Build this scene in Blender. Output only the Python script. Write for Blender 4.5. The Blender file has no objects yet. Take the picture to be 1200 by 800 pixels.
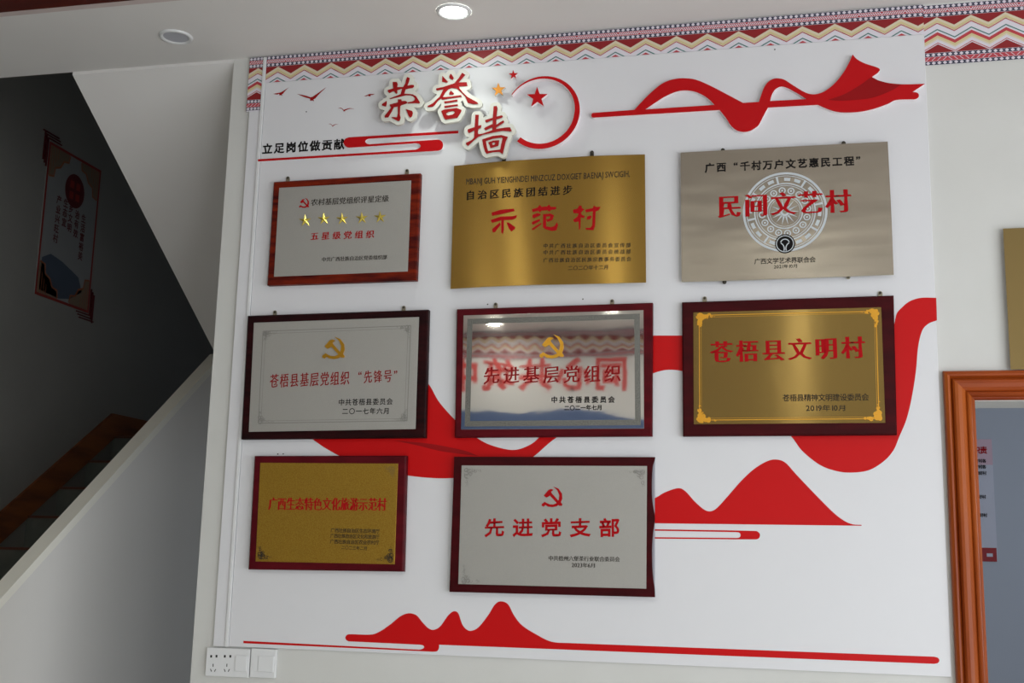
import bpy, bmesh, math, random
from mathutils import Vector, Matrix
random.seed(7)
SC = bpy.context.scene
COL = SC.collection

# ------------------------------------------------------------------ camera
Z0 = 1.35                       # height of the display panel's lower edge above the floor
CAM = Vector((1.6805, -3.4390, 0.2652 + Z0))
RIGHT = Vector((0.97355283, 0.2272389, 0.02360886))
FWD = Vector((-0.22765892, 0.95627968, 0.18357718))
UP = Vector((0.0191392, -0.18409685, 0.98272175))
FPX = 1397.0                    # focal length for a 1200 x 800 frame
cd = bpy.data.cameras.new('camera'); cam = bpy.data.objects.new('camera', cd); COL.objects.link(cam)
cd.sensor_width = 36; cd.lens = FPX / 1200 * 36; cd.clip_start = 0.05
M = Matrix((RIGHT, UP, -FWD)).transposed().to_4x4(); M.translation = CAM
cam.matrix_world = M
SC.camera = cam

# ------------------------------------------------------------------ sky, daylight, exposure
SC.view_settings.view_transform = 'Standard'; SC.view_settings.look = 'None'
SC.view_settings.gamma = 1; SC.view_settings.use_curve_mapping = False
SC.view_settings.exposure = 0.24
w = bpy.data.worlds.new('sky'); SC.world = w; w.use_nodes = True
bg = w.node_tree.nodes['Background']; bg.inputs[0].default_value = (0.70, 0.82, 1.0, 1); bg.inputs[1].default_value = 0.5
def area(name, loc, target, sx, sy, power, color):
    l = bpy.data.lights.new(name, 'AREA'); l.shape = 'RECTANGLE'; l.size = sx; l.size_y = sy; l.energy = power; l.color = color
    o = bpy.data.objects.new(name, l); COL.objects.link(o); o.location = loc
    o.rotation_euler = (Vector(target) - Vector(loc)).to_track_quat('-Z', 'Y').to_euler(); return o
# daylight through the wide front doorway and the side window, both behind the camera
area('daylight_front_doorway', (3.60, -4.95, 1.15), (2.6, 0, 1.3), 1.2, 2.3, 42, (0.92, 0.96, 1.0))
area('daylight_side_window', (4.45, -2.75, 1.45), (0.4, -1.2, 1.5), 3.0, 2.0, 62, (0.92, 0.96, 1.0))
area('daylight_far_room_window', (4.85, 1.7, 1.8), (2, 1.7, 1.6), 1.2, 1.4, 19, (0.86, 0.93, 1.0))

# ------------------------------------------------------------------ helpers
def ray(px, py):
    return RIGHT * ((px - 600) / FPX) + FWD + UP * ((400 - py) / FPX)
def P(px, py, Y=0.0):           # point of the wall-parallel plane y = Y
    d = ray(px, py); p = CAM + d * ((Y - CAM.y) / d.y); return (p.x, p.z)
def zm(pts, ox, oy, s):         # crop coordinates -> photograph coordinates
    return [(ox + p[0] / s, oy + p[1] / s) + tuple(p[2:]) for p in pts]
def srgb(r, g, b):
    f = lambda c: ((c / 255) / 12.92) if c <= 10 else (((c / 255) + .055) / 1.055) ** 2.4
    return (f(r), f(g), f(b), 1)

MATS = {}
def ink(name, col): return mat(name, col, .75, spec=.12)
def mat(name, col, rough=.5, metal=0, coat=0, noise=None, bump=None, aniso=0, arot=0.0, tangent=None, emit=None, spec=None):
    if name in MATS: return MATS[name]
    m = bpy.data.materials.new(name); m.use_nodes = True; nt = m.node_tree; b = nt.nodes['Principled BSDF']
    b.inputs['Base Color'].default_value = col; b.inputs['Roughness'].default_value = rough; b.inputs['Metallic'].default_value = metal
    b.inputs['Coat Weight'].default_value = coat; b.inputs['Coat Roughness'].default_value = .12
    if spec is not None: b.inputs['Specular IOR Level'].default_value = spec
    tc = nt.nodes.new('ShaderNodeTexCoord')
    def mapped(scale):
        mp = nt.nodes.new('ShaderNodeMapping'); mp.inputs['Scale'].default_value = scale
        nt.links.new(tc.outputs['Object'], mp.inputs['Vector']); return mp
    if noise:                    # (scale xyz, detail, colour2, lo, hi)
        sc, det, c2, lo, hi = noise
        mp = mapped(sc); n = nt.nodes.new('ShaderNodeTexNoise'); n.inputs['Scale'].default_value = 1; n.inputs['Detail'].default_value = det
        nt.links.new(mp.outputs[0], n.inputs['Vector'])
        r = nt.nodes.new('ShaderNodeValToRGB'); r.color_ramp.elements[0].position = lo; r.color_ramp.elements[1].position = hi
        r.color_ramp.elements[0].color = col; r.color_ramp.elements[1].color = c2
        nt.links.new(n.outputs[0], r.inputs[0]); nt.links.new(r.outputs[0], b.inputs['Base Color'])
    if bump:                     # list of (scale xyz, strength, distance)
        prev = None
        for sc, st, di in bump:
            mp = mapped(sc); n = nt.nodes.new('ShaderNodeTexNoise'); n.inputs['Scale'].default_value = 1; n.inputs['Detail'].default_value = 2
            nt.links.new(mp.outputs[0], n.inputs['Vector'])
            bp = nt.nodes.new('ShaderNodeBump'); bp.inputs['Strength'].default_value = st; bp.inputs['Distance'].default_value = di
            nt.links.new(n.outputs[0], bp.inputs['Height'])
            if prev: nt.links.new(prev.outputs[0], bp.inputs['Normal'])
            prev = bp
        nt.links.new(prev.outputs[0], b.inputs['Normal'])
    if aniso:
        b.inputs['Anisotropic'].default_value = aniso; b.inputs['Anisotropic Rotation'].default_value = arot
        t = nt.nodes.new('ShaderNodeTangent'); t.direction_type = 'UV_MAP'; t.uv_map = 'UVMap'
        nt.links.new(t.outputs[0], b.inputs['Tangent'])
    if emit:
        b.inputs['Emission Color'].default_value = emit[0]; b.inputs['Emission Strength'].default_value = emit[1]
    MATS[name] = m; return m

wallpaint = mat('wall paint', srgb(208, 207, 202), .75, noise=((2.5, 2.5, 2.5), 3, srgb(214, 213, 209), .35, .7), bump=[((60, 60, 60), .10, .002)])
ceilpaint = mat('ceiling paint', srgb(224, 220, 217), .85, noise=((2, 2, 2), 3, srgb(228, 225, 222), .3, .7))
stair_shade_paint = mat('shade-darkened stair paint', srgb(144, 141, 134), .8, noise=((2, 2, 2), 3, srgb(150, 147, 140), .3, .7), bump=[((50, 50, 50), .1, .002)])  # darker than the other walls: the stairwell's shade is put into this colour
parapaint = mat('parapet paint', srgb(214, 210, 204), .7, bump=[((50, 50, 50), .1, .002)])
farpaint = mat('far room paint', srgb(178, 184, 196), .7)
floortile = mat('floor tile', srgb(205, 202, 194), .3, noise=((3, 3, 3), 4, srgb(214, 211, 204), .3, .7))
board_white = mat('white foam board', srgb(223, 222, 224), .42, spec=.35)
board_edge = mat('white board edge', srgb(214, 205, 208), .5)
plastic = mat('white plastic', srgb(226, 226, 226), .3)
plastic_dark = mat('slot black', srgb(30, 28, 28), .6)
red_ac = mat('red acrylic', srgb(190, 10, 18), .4, spec=.2)
red_pr = mat('printed red', srgb(198, 8, 12), .45, spec=.2)
red_dk = mat('printed dark red', srgb(150, 8, 14), .45, spec=.2)
red_br = mat('brick red lettering', srgb(152, 20, 22), .6, spec=.15)
pink_side = mat('pale side of cut board', srgb(250, 236, 238), .6)
ivory = mat('ivory backing board', srgb(214, 212, 202), .6, spec=.2)
orange = mat('orange acrylic', srgb(232, 150, 40), .35)
black_ink = ink('black ink', srgb(22, 20, 20))
soft_ink = ink('dark grey ink', srgb(52, 46, 40))
red_ink = ink('red ink', srgb(170, 12, 20))
red_ink2 = ink('deep red ink', srgb(140, 22, 24))
gold_rel = mat('gold relief', srgb(214, 160, 52), .28, .85)
gold_ink = mat('gold ink', srgb(222, 158, 34), .45, .25)
etch = mat('etched grey line', srgb(146, 144, 138), .6, .4)
white_etch = mat('pale etched pattern', srgb(196, 202, 206), .5, .1)
silver_plate = mat('sand-blasted silver plate', srgb(182, 179, 173), .46, .45, bump=[((420, 420, 420), .25, .0006)], noise=((900, 900, 900), 1, srgb(166, 163, 157), .35, .65))
silver_brush = mat('brushed steel plate', srgb(160, 150, 136), .24, .92, aniso=.5, bump=[((2, 2, 7), .6, .012), ((14, 40, 500), .08, .0006)])
mirror = mat('polished steel plate', srgb(208, 202, 194), .03, 1, bump=[((2.5, 2.5, 5), .10, .004), ((9, 9, 16), .05, .0012)])
frost = mat('frosted steel border', srgb(104, 104, 98), .5, .6, bump=[((300, 300, 300), .6, .001)], noise=((340, 340, 340), 1, srgb(136, 134, 128), .35, .65))
gold_brush = mat('brushed gold plate', srgb(165, 130, 62), .22, .92, aniso=1.0, arot=.25, bump=[((3, 3, 1.2), .10, .004), ((14, 40, 500), .03, .0004)])
gold_brush2 = mat('brushed brass plate', srgb(152, 124, 70), .22, .92, aniso=1.0, arot=.25, bump=[((5, 5, 4), .22, .005), ((14, 40, 500), .03, .0004)])
gold_sand = mat('sand-blasted gold plate', srgb(176, 140, 52), .42, .7, bump=[((260, 260, 260), .5, .001)], noise=((420, 420, 420), 1, srgb(158, 118, 36), .35, .65))
wood_red = mat('mahogany board', srgb(124, 36, 14), .42, spec=.10, noise=((9, 9, 50), 4, srgb(62, 12, 12), .35, .65))
wood_dark = mat('dark mahogany board', srgb(46, 12, 14), .42, spec=.10, noise=((9, 9, 50), 4, srgb(28, 8, 10), .35, .65))
wood_wine = mat('wine red board', srgb(92, 14, 24), .42, spec=.10, noise=((8, 8, 30), 4, srgb(74, 10, 18), .35, .65))
wood_choc = mat('purple brown board', srgb(70, 10, 16), .42, spec=.10, noise=((8, 8, 30), 4, srgb(54, 8, 12), .35, .65))
door_wood = mat('varnished door wood', srgb(170, 84, 26), .38, spec=.25, noise=((26, 26, 2.2), 5, srgb(132, 54, 14), .35, .7))
head_wood = mat('varnished head wood', srgb(160, 72, 24), .38, spec=.25, noise=((2.2, 26, 26), 5, srgb(124, 46, 14), .35, .7))
skirt_wood = mat('skirting wood', srgb(150, 84, 38), .6, noise=((20, 3, 20), 4, srgb(112, 60, 30), .35, .7))
brown_trim = mat('brown ceiling trim', srgb(92, 30, 20), .45, noise=((2, 20, 20), 4, srgb(70, 20, 14), .35, .7))
tile_dark = mat('dark riser tile', srgb(112, 116, 108), .4, noise=((12, 12, 12), 3, srgb(98, 102, 96), .3, .7))
nosing_red = mat('red brown nosing', srgb(104, 66, 52), .45)
metal_dark = mat('dark steel', srgb(70, 66, 58), .4, .8)
metal_zinc = mat('zinc steel', srgb(150, 142, 124), .4, .8)
lens_on = mat('lit diffuser', srgb(255, 255, 250), .5, emit=((0.92, 1.0, 0.94, 1), 26))
lens_bright = mat('bright diffuser', srgb(255, 255, 250), .5, emit=((0.96, 1.0, 0.92, 1), 170))
lens_off = mat('unlit diffuser', srgb(188, 188, 196), .3)

def mesh(name, verts, faces, m, parent=None, loc=None, smooth=False, mats=None, mi=None, uv=False):
    """verts are world coordinates; the origin goes to loc (or the parent's)"""
    o0 = Vector(parent['org']) if parent is not None and 'org' in parent else Vector((0, 0, 0))
    if loc is not None: o0 = Vector(loc)
    me = bpy.data.meshes.new(name); me.from_pydata([tuple(Vector(v) - o0) for v in verts], [], faces)
    for mm in (mats or [m]): me.materials.append(mm)
    if mi: me.polygons.foreach_set('material_index', mi)
    if uv:
        ul = me.uv_layers.new(name='UVMap')
        for l in me.loops:
            c = me.vertices[l.vertex_index].co; ul.data[l.index].uv = (c.x, c.z)
    if smooth: me.polygons.foreach_set('use_smooth', [True] * len(me.polygons))
    me.update()
    o = bpy.data.objects.new(name, me); COL.objects.link(o)
    if parent is not None:
        o.parent = parent; o.location = o0 - Vector(parent['org'])
    else: o.location = o0
    o['org'] = tuple(o0)
    return o
def thing(name, loc, label, cat, group=None):
    o = bpy.data.objects.new(name, None); o.empty_display_size = .05; COL.objects.link(o); o.location = loc; o['org'] = tuple(loc)
    return tag(o, label, cat, group)
def tag(o, label=None, cat=None, group=None, kind=None):
    for k, v in (('label', label), ('category', cat), ('group', group), ('kind', kind)):
        if v: o[k] = v
    return o
def boxdata(x0, x1, y0, y1, z0, z1):
    v = [(x, y, z) for x in (x0, x1) for y in (y0, y1) for z in (z0, z1)]
    return v, [(0, 1, 3, 2), (4, 6, 7, 5), (0, 4, 5, 1), (2, 3, 7, 6), (0, 2, 6, 4), (1, 5, 7, 3)]
def box(name, x0, x1, y0, y1, z0, z1, m, parent=None, bev=0, loc=None):
    v, f = boxdata(x0, x1, y0, y1, z0, z1)
    if loc is None and parent is None: loc = ((x0 + x1) / 2, (y0 + y1) / 2, z0)
    o = mesh(name, v, f, m, parent, loc)
    if bev:
        bm = bmesh.new(); bm.from_mesh(o.data); bmesh.ops.bevel(bm, geom=bm.edges[:], offset=bev, segments=2, affect='EDGES', profile=.5)
        bm.to_mesh(o.data); bm.free()
    return o
def cr(pts, n=7, closed=True):
    """smooth closed outline; a third element marks a corner"""
    N = len(pts); out = []
    for i in range(N if closed else N - 1):
        p1, p2 = pts[i], pts[(i + 1) % N]
        c1, c2 = len(p1) > 2, len(p2) > 2
        p0 = pts[i - 1] if (closed or i) else p1; p3 = pts[(i + 2) % N] if (closed or i + 2 < N) else p2
        if c1 and c2: out.append(p1[:2]); continue
        t1 = ((p2[0] - p1[0]), (p2[1] - p1[1])) if c1 else ((p2[0] - p0[0]) / 2, (p2[1] - p0[1]) / 2)
        t2 = ((p2[0] - p1[0]), (p2[1] - p1[1])) if c2 else ((p3[0] - p1[0]) / 2, (p3[1] - p1[1]) / 2)
        L = math.hypot(p2[0] - p1[0], p2[1] - p1[1])
        for t, k in ((t1, 0), (t2, 0)): pass
        def cl(t):
            l = math.hypot(*t); return t if l <= 1.3 * L or l == 0 else (t[0] * 1.3 * L / l, t[1] * 1.3 * L / l)
        t1, t2 = cl(t1), cl(t2)
        for k in range(n):
            s = k / n; a = 2 * s**3 - 3 * s * s + 1; b = s**3 - 2 * s * s + s; c = -2 * s**3 + 3 * s * s; d = s**3 - s * s
            out.append((a * p1[0] + b * t1[0] + c * p2[0] + d * t2[0], a * p1[1] + b * t1[1] + c * p2[1] + d * t2[1]))
    if not closed: out.append(pts[-1][:2])
    return out
def flat2d(loops, thick=0):
    """fill 2D loops (with holes) through a 2D curve; returns verts (x, y, z) and faces, z from -thick/2 to thick/2"""
    c = bpy.data.curves.new('t', 'CURVE'); c.dimensions = '2D'; c.fill_mode = 'BOTH'; c.extrude = thick / 2
    for lp in loops:
        s = c.splines.new('POLY'); s.points.add(len(lp) - 1); s.use_cyclic_u = True
        for i, (x, y) in enumerate(lp): s.points[i].co = (x, y, 0, 1)
    o = bpy.data.objects.new('t', c); COL.objects.link(o)
    bpy.context.view_layer.update()
    me = o.to_mesh()
    v = [tuple(q.co) for q in me.vertices]; f = [tuple(p.vertices) for p in me.polygons]
    o.to_mesh_clear(); bpy.data.objects.remove(o); bpy.data.curves.remove(c)
    return v, f
def cut(name, loops, yf, thick, m, parent=None, loc=None, side=None):
    """sheet parallel to the wall: loops are (x, z); front face at y = yf"""
    v, f = flat2d(loops, thick)
    vv = [(a, yf + thick / 2 - c, b) for a, b, c in v]
    o = mesh(name, vv, f, m, parent, loc)
    for p in o.data.polygons:                     # front faces look towards -y
        pass
    if thick == 0:
        if len(o.data.polygons) and o.data.polygons[0].normal.y > 0: o.data.flip_normals()
    return o
def pxloops(loops, Y):
    return [[P(a, b, Y) for a, b in lp] for lp in loops]

# ------------------------------------------------------------------ lettering
GLY = {}
def load_glyphs(chars):
    objs = []
    for ch in sorted(set(chars)):
        if ch in GLY or ch == ' ': continue
        c = bpy.data.curves.new('t', 'FONT'); c.body = ch; c.resolution_u = 2; c.size = 1
        o = bpy.data.objects.new('t', c); COL.objects.link(o); objs.append((ch, o, c))
    bpy.context.view_layer.update()
    for ch, o, c in objs:
        me = o.to_mesh()
        V = [(q.co.x, q.co.y) for q in me.vertices]; F = [tuple(p.vertices) for p in me.polygons]
        # merge doubles, outward normals of the outline
        key = {}; idx = []; VV = []
        for x, y in V:
            k = (round(x, 4), round(y, 4))
            if k not in key: key[k] = len(VV); VV.append((x, y))
            idx.append(key[k])
        FF = []
        for f in F:
            g = [idx[i] for i in f]
            if len(set(g)) == len(g):
                ar = sum(VV[g[i]][0] * VV[g[(i + 1) % len(g)]][1] - VV[g[(i + 1) % len(g)]][0] * VV[g[i]][1] for i in range(len(g)))
                FF.append(tuple(g) if ar > 0 else tuple(reversed(g)))
        ed = {}
        for g in FF:
            for i in range(len(g)): ed[(g[i], g[(i + 1) % len(g)])] = 1
        nrm = [[] for _ in VV]
        for (a, b) in ed:
            if (b, a) in ed: continue
            dx, dy = VV[b][0] - VV[a][0], VV[b][1] - VV[a][1]; l = math.hypot(dx, dy) or 1
            n = (dy / l, -dx / l); nrm[a].append(n); nrm[b].append(n)
        NN = []
        for ns in nrm:
            if not ns: NN.append((0, 0)); continue
            sx, sy = sum(n[0] for n in ns), sum(n[1] for n in ns); l = math.hypot(sx, sy) or 1
            sx, sy = sx / l, sy / l; d = max(.55, sx * ns[0][0] + sy * ns[0][1]); NN.append((sx / d, sy / d))
        xs = [v[0] for v in VV]
        GLY[ch] = (VV, FF, NN, (min(xs), max(xs)) if xs else (0, .5))
        o.to_mesh_clear(); bpy.data.objects.remove(o); bpy.data.curves.remove(c)
STY = dict(  # (grow in x, grow in y, rise of the horizontals, extra width)
    hei=(.012, .012, 0), heib=(.034, .034, 0), song=(.030, -.004, 0), songb=(.052, -.008, 0), kai=(.020, .002, .07), kaib=(.03, .008, .08),
    thin=(-.006, -.012, .05), li=(.022, .034, .04), lib=(.03, .044, .04), thinhei=(.014, .004, 0))
def lettering(name, s, a, b, h, yf, m, parent, sty='hei', wide=None, lean=0):
    """one line of writing between the photograph points a (left, mid height) and b (right, mid height), glyph height h px"""
    load_glyphs(s)
    A = Vector(P(*a, yf)); B = Vector(P(*b, yf)); mx, my = (a[0] + b[0]) / 2, (a[1] + b[1]) / 2
    H = (Vector(P(mx, my - h / 2, yf)) - Vector(P(mx, my + h / 2, yf))).length
    gx, gy, sh = STY[sty]; U = (B - A); L = U.length; U.normalize(); Wv = Vector((-U.y, U.x))
    sc = H / .92; V = []; F = []
    cjk = all(ord(c) > 0x2000 for c in s.replace(' ', ''))
    if cjk:
        n = len(s); wem = wide * H if wide else min(H, L / n * .98)
        pitch = (L - wem) / (n - 1) if n > 1 else 0
        place = [(i * pitch + wem / 2, .5, wem / .93 / sc) for i in range(n)]
    else:                           # proportional line fitted to the width
        adv = []
        for c in s:
            adv.append(.30 if c == ' ' else (1.0 if ord(c) > 0x2000 else GLY[c][3][1] + .07))
        T = sum(adv); k = L / T; x = 0; place = []
        for c, ad in zip(s, adv):
            place.append((x * k, 0, k / sc)); x += ad
    for c, (cx, ce, kx) in zip(s, place):
        if c == ' ': continue
        VV, FF, NN, xr = GLY[c]; base = len(V)
        quote = c in '“”'
        for (x, y), (nx, ny) in zip(VV, NN):
            x2 = x + gx * nx; y2 = y + gy * ny
            if cjk:
                if quote: x2 += .5 - (xr[0] + xr[1]) / 2 + (.2 if c == '“' else -.25); y2 += .08
                lx = (x2 - .5) * kx; ly = (y2 - .38) + sh * (x2 - .5)
                q = A + U * (cx + lx * sc + lean * ly * sc) + Wv * (ly * sc)
            else:
                yc = .38 if ord(c) > 0x2000 else .345
                q = A + U * (cx + x2 * kx * sc) + Wv * ((y2 - yc) * sc * (1 if ord(c) > 0x2000 else 1.2))
            V.append((q.x, yf, q.y))
        F += [tuple(base + i for i in f) for f in FF]
    return mesh(name, V, F, m, parent)

def capsule_sheet(name, pieces, Y, m, parent):
    V = []; F = []
    for lp in pieces:
        b = len(V); V += [(*[P(a, c, Y)[0]], Y, P(a, c, Y)[1]) for a, c in lp]; F.append(tuple(range(b, b + len(lp))))
    return mesh(name, V, F, m, parent)

# ------------------------------------------------------------------ setting
CEIL = 1.912 + Z0
WY = .010                        # wall surface; the panel front is y = 0
def struct(o): o['kind'] = 'structure'; return o
struct(box('floor', -2.2, 5.2, -5.0, 4.2, -.12, 0, floortile))
# ceiling of the room: the lower border along the display wall, then the brown trim and the raised field
ceil = struct(box('ceiling', -2.2, 5.2, -.42, WY, CEIL, CEIL + .16, ceilpaint))
ceil2 = struct(box('ceiling_field', -2.2, 5.2, -5.0, -.60, CEIL, CEIL + .16, ceilpaint))
tr = struct(box('trim_1', -2.2, 5.2, -.60, -.452, CEIL - .004, CEIL + .16, brown_trim))
struct(box('trim_2', -2.2, 5.2, -.452, -.42, CEIL - .001, CEIL + .16, mat('pale trim', srgb(206, 190, 186), .7)))
# display wall with the doorway at its right
DX0, DX1, DZ = 2.158, 3.02, .735 + Z0
def wall_with_door():
    v, f = [], []
    for a in (boxdata(-.125, DX0, WY, WY + .15, 0, CEIL), boxdata(DX0, DX1, WY, WY + .15, DZ, CEIL), boxdata(DX1, 5.2, WY, WY + .15, 0, CEIL)):
        b = len(v); v += a[0]; f += [tuple(i + b for i in q) for q in a[1]]
    return v, f
v, f = wall_with_door(); struct(mesh('wall_back', v, f, wallpaint, loc=(1, WY, 0)))
LX = -2.05
struct(box('wall_left', LX - .15, LX, -5.0, 4.2, 0, CEIL + 2.4, stair_shade_paint))
struct(box('wall_right', 5.0, 5.2, -5.0, -3.5, 0, CEIL, wallpaint))
# right wall with a window opening, front wall with a wide doorway (both behind the camera)
def boxes(name, bs, m):
    v, f = [], []
    for q in bs:
        a = boxdata(*q); b = len(v); v += a[0]; f += [tuple(i + b for i in t) for t in a[1]]
    return struct(mesh(name, v, f, m, loc=v[0]))
SX = 4.3
bpy.data.objects['wall_right'].name = 'wall_right_end'
bpy.data.objects.remove(bpy.data.objects['wall_right_end'])
boxes('wall_right', [(SX, SX + .15, -4.8, -4.3, 0, CEIL), (SX, SX + .15, -1.2, WY, 0, CEIL), (SX, SX + .15, -4.3, -1.2, 0, .4), (SX, SX + .15, -4.3, -1.2, 2.5, CEIL)], wallpaint)
FY = -4.8
boxes('wall_front', [(-2.2, 2.95, FY - .15, FY, 0, CEIL), (4.2, 5.2, FY - .15, FY, 0, CEIL), (2.95, 4.2, FY - .15, FY, 2.35, CEIL)], wallpaint)
# far room beyond the doorway
struct(box('floor_bounce_slab', 1.0, 4.9, WY + .15, 3.0, .0, .012, mat('dark bounce-cutting floor', srgb(98, 92, 86), .5)))  # unseen dark slab over the floor, added to dim bounce on the lintel
struct(box('wall_far_room', 1.0, 5.2, 3.0, 3.15, 0, CEIL, farpaint))
boxes('wall_far_room_side', [(4.9, 5.05, WY + .15, 1.0, 0, CEIL), (4.9, 5.05, 2.4, 3.0, 0, CEIL), (4.9, 5.05, 1.0, 2.4, 0, 1.0), (4.9, 5.05, 1.0, 2.4, 2.6, CEIL)], farpaint)
boxes('wall_far_room_partition', [(.9, 1.0, WY + .15, .30, 0, CEIL), (.9, 1.0, 1.5, 3.0, 0, CEIL), (.9, 1.0, .30, 1.5, 2.1, CEIL)], farpaint)  # doorway gap in this unseen wall is added to send daylight onto the parapet
struct(box('ceiling_far_room', .9, 5.2, WY + .15, 3.15, CEIL, CEIL + .1, ceilpaint))
struct(box('wall_stair_end', LX, .9, 3.85, 4.0, 0, CEIL + 2.4, stair_shade_paint))
struct(box('ceiling_stairwell', LX - .15, 1.0, WY + .15, 4.2, CEIL + 2.4, CEIL + 2.5, stair_shade_paint))
struct(box('wall_stairwell_side', .9, 1.0, WY + .15, 4.0, CEIL, CEIL + 2.4, stair_shade_paint))
struct(box('wall_stairwell_upper', -2.2, 1.0, WY, WY + .15, CEIL + .16, CEIL + 2.4, stair_shade_paint))

# ---- staircase
st = thing('staircase', (LX + .6, -.9, 0), 'dark tiled staircase rising behind the white sloping parapet', 'staircase'); st['kind'] = 'structure'
del st['category']
TR, RS = .238, .158
for i in range(16):
    yn = 2.56 - TR * i; zn = .921 + Z0 - RS * i
    if zn < .05: break
    y1 = 3.85 if i == 0 else yn + TR + .004
    s = box('step', LX + .001, -.79, yn + .012, y1, max(zn - RS - (.15 if i else .12), 0), zn - .012, tile_dark, st)
    n = box('nosing', LX + .001, -.79, yn, y1, zn - .012, zn, nosing_red, st)
# skirting board up the left wall
def yz_sheet(name, pts, x0, x1, m, parent=None, loc=None):
    n = len(pts); v = [(x0, a, b) for a, b in pts] + [(x1, a, b) for a, b in pts]
    f = [tuple(range(n)), tuple(range(2 * n - 1, n - 1, -1))] + [(i, n + i, n + (i + 1) % n, (i + 1) % n) for i in range(n)]
    o = mesh(name, v, f, m, parent, loc)
    bm = bmesh.new(); bm.from_mesh(o.data); bmesh.ops.recalc_face_normals(bm, faces=bm.faces[:]); bm.to_mesh(o.data); bm.free(); return o
sl = RS / TR
zt = lambda y: 1.045 + Z0 + (y - 2.535) * .664
yz_sheet('skirting_board', [(-.9, zt(-.9)), (2.535, 1.045 + Z0), (3.85, 1.05 + Z0), (3.85, .92 + Z0), (2.58, .92 + Z0), (-.9, zt(-.9) - .155)], LX, LX + .018, skirt_wood, st)
box('skirting_board', LX + .02, -.8, 3.832, 3.85, .92 + Z0, 1.05 + Z0, skirt_wood, st)
# parapet and the upper flight's soffit
pz = lambda y: 1.037 + Z0 + .748 * (y - 1.164)
zb = lambda y: max(0, .921 + Z0 - .45 + .664 * (y - 2.56))
cap = yz_sheet('parapet_cap', [(1.25, pz(1.25)), (1.25, pz(1.25) + .034), (-.245, pz(-.245) + .034), (-1.36, .684), (-1.36, .65), (-.245, pz(-.245))], -.79, -.730, mat('parapet cap paint', srgb(226, 222, 210), .6), loc=(-.76, -.5, .6)); cap['kind'] = 'structure'
par = yz_sheet('wall_parapet', [(-1.5, 0), (2.2, 0), (2.2, 1.2), (1.25, pz(1.25)), (-.245, pz(-.245)), (-1.35, .05 + .6)], -.787, -.735, parapaint, loc=(-.76, -.5, 0)); struct(par)
sz = lambda y: 1.908 + Z0 - .655 * y
sof = yz_sheet('ceiling_upper_flight', [(WY, sz(WY)), (WY, CEIL + .15), (2.2, .95 + Z0 + .1), (2.2, sz(1.75)), (1.75, sz(1.75))], -.735, -.126, ceilpaint, loc=(0, .2, 2)); struct(sof)
# edge strip that closes the soffit against the ceiling border
# ---- door casing
door = thing('door_1', ((DX0 + DX1) / 2, 0, 0), 'varnished orange-brown moulded door casing right of the display panel', 'door'); door['kind'] = 'structure'; del door['category']
prof = [(0, WY), (0, -.008), (.003, -.014), (.010, -.018), (.015, -.016), (.018, -.008), (.021, -.004), (.023, -.012), (.028, -.017), (.036, -.018),
        (.046, -.015), (.054, -.010), (.057, -.006), (.060, -.012), (.064, -.014), (.069, -.010), (.073, -.004), (.076, -.004), (.080, .0), (.080, .03)]
CX0, CZ = 2.088, .817 + Z0; CX1 = 3.09
def casing(name, a, b, da, db, m):   # extrude the profile from a to b; da, db = inward direction (mitre) at the ends
    n = len(prof); v = [(a[0] + da[0] * w_, y, a[1] + da[1] * w_) for w_, y in prof] + [(b[0] + db[0] * w_, y, b[1] + db[1] * w_) for w_, y in prof]
    f = [(i, i + 1, n + i + 1, n + i) for i in range(n - 1)]
    o = mesh(name, v, f, m, door)
    bm = bmesh.new(); bm.from_mesh(o.data); bmesh.ops.recalc_face_normals(bm, faces=bm.faces[:])
    if sum(q.normal.y for q in bm.faces) > 0: bmesh.ops.reverse_faces(bm, faces=bm.faces[:])
    bm.to_mesh(o.data); bm.free(); return o
casing('casing_board', (CX0, 0), (CX0, CZ), (1, 0), (1, -1), door_wood)
casing('casing_board', (CX1, 0), (CX1, CZ), (-1, 0), (-1, -1), door_wood)
casing('casing_head', (CX0, CZ), (CX1, CZ), (1, -1), (-1, -1), head_wood)

# ------------------------------------------------------------------ downlights
def downlight(x, y, lit, label):
    t = thing('downlight', (x, y, CEIL), label, 'ceiling light', 'recessed ceiling downlights')
    V, F = [], []; n = 40; rings = [(.054, 0), (.052, -.005), (.046, -.007), (.040, -.002)]
    for r, dz in rings:
        for k in range(n):
            a = 2 * math.pi * k / n; V.append((x + r * math.cos(a), y + r * math.sin(a), CEIL + dz - .0005))
    for j in range(len(rings) - 1):
        for k in range(n): F.append((j * n + k, j * n + (k + 1) % n, (j + 1) * n + (k + 1) % n, (j + 1) * n + k))
    mesh('rim', V, F, plastic, t, smooth=True)
    V = [(x + .041 * math.cos(2 * math.pi * k / n), y + .041 * math.sin(2 * math.pi * k / n), CEIL - .002) for k in range(n)]
    mesh('lens', V, [tuple(reversed(range(n)))], (lens_bright if y < -1 else lens_on) if lit else lens_off, t)
    if lit:
        l = bpy.data.lights.new('downlight_lamp', 'SPOT'); l.energy = lit; l.spot_size = math.radians(105); l.spot_blend = .35; l.shadow_soft_size = .022
        l.color = (.93, 1.0, .93)
        o = bpy.data.objects.new('downlight_lamp', l); COL.objects.link(o); o.parent = t; o.location = (0, 0, -.012)
    return t
downlight(.703, -.200, 2.4, 'lit round downlight in the ceiling above the raised characters')
downlight(-.231, -.190, 0, 'unlit grey round downlight in the ceiling above the stairwell')
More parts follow.
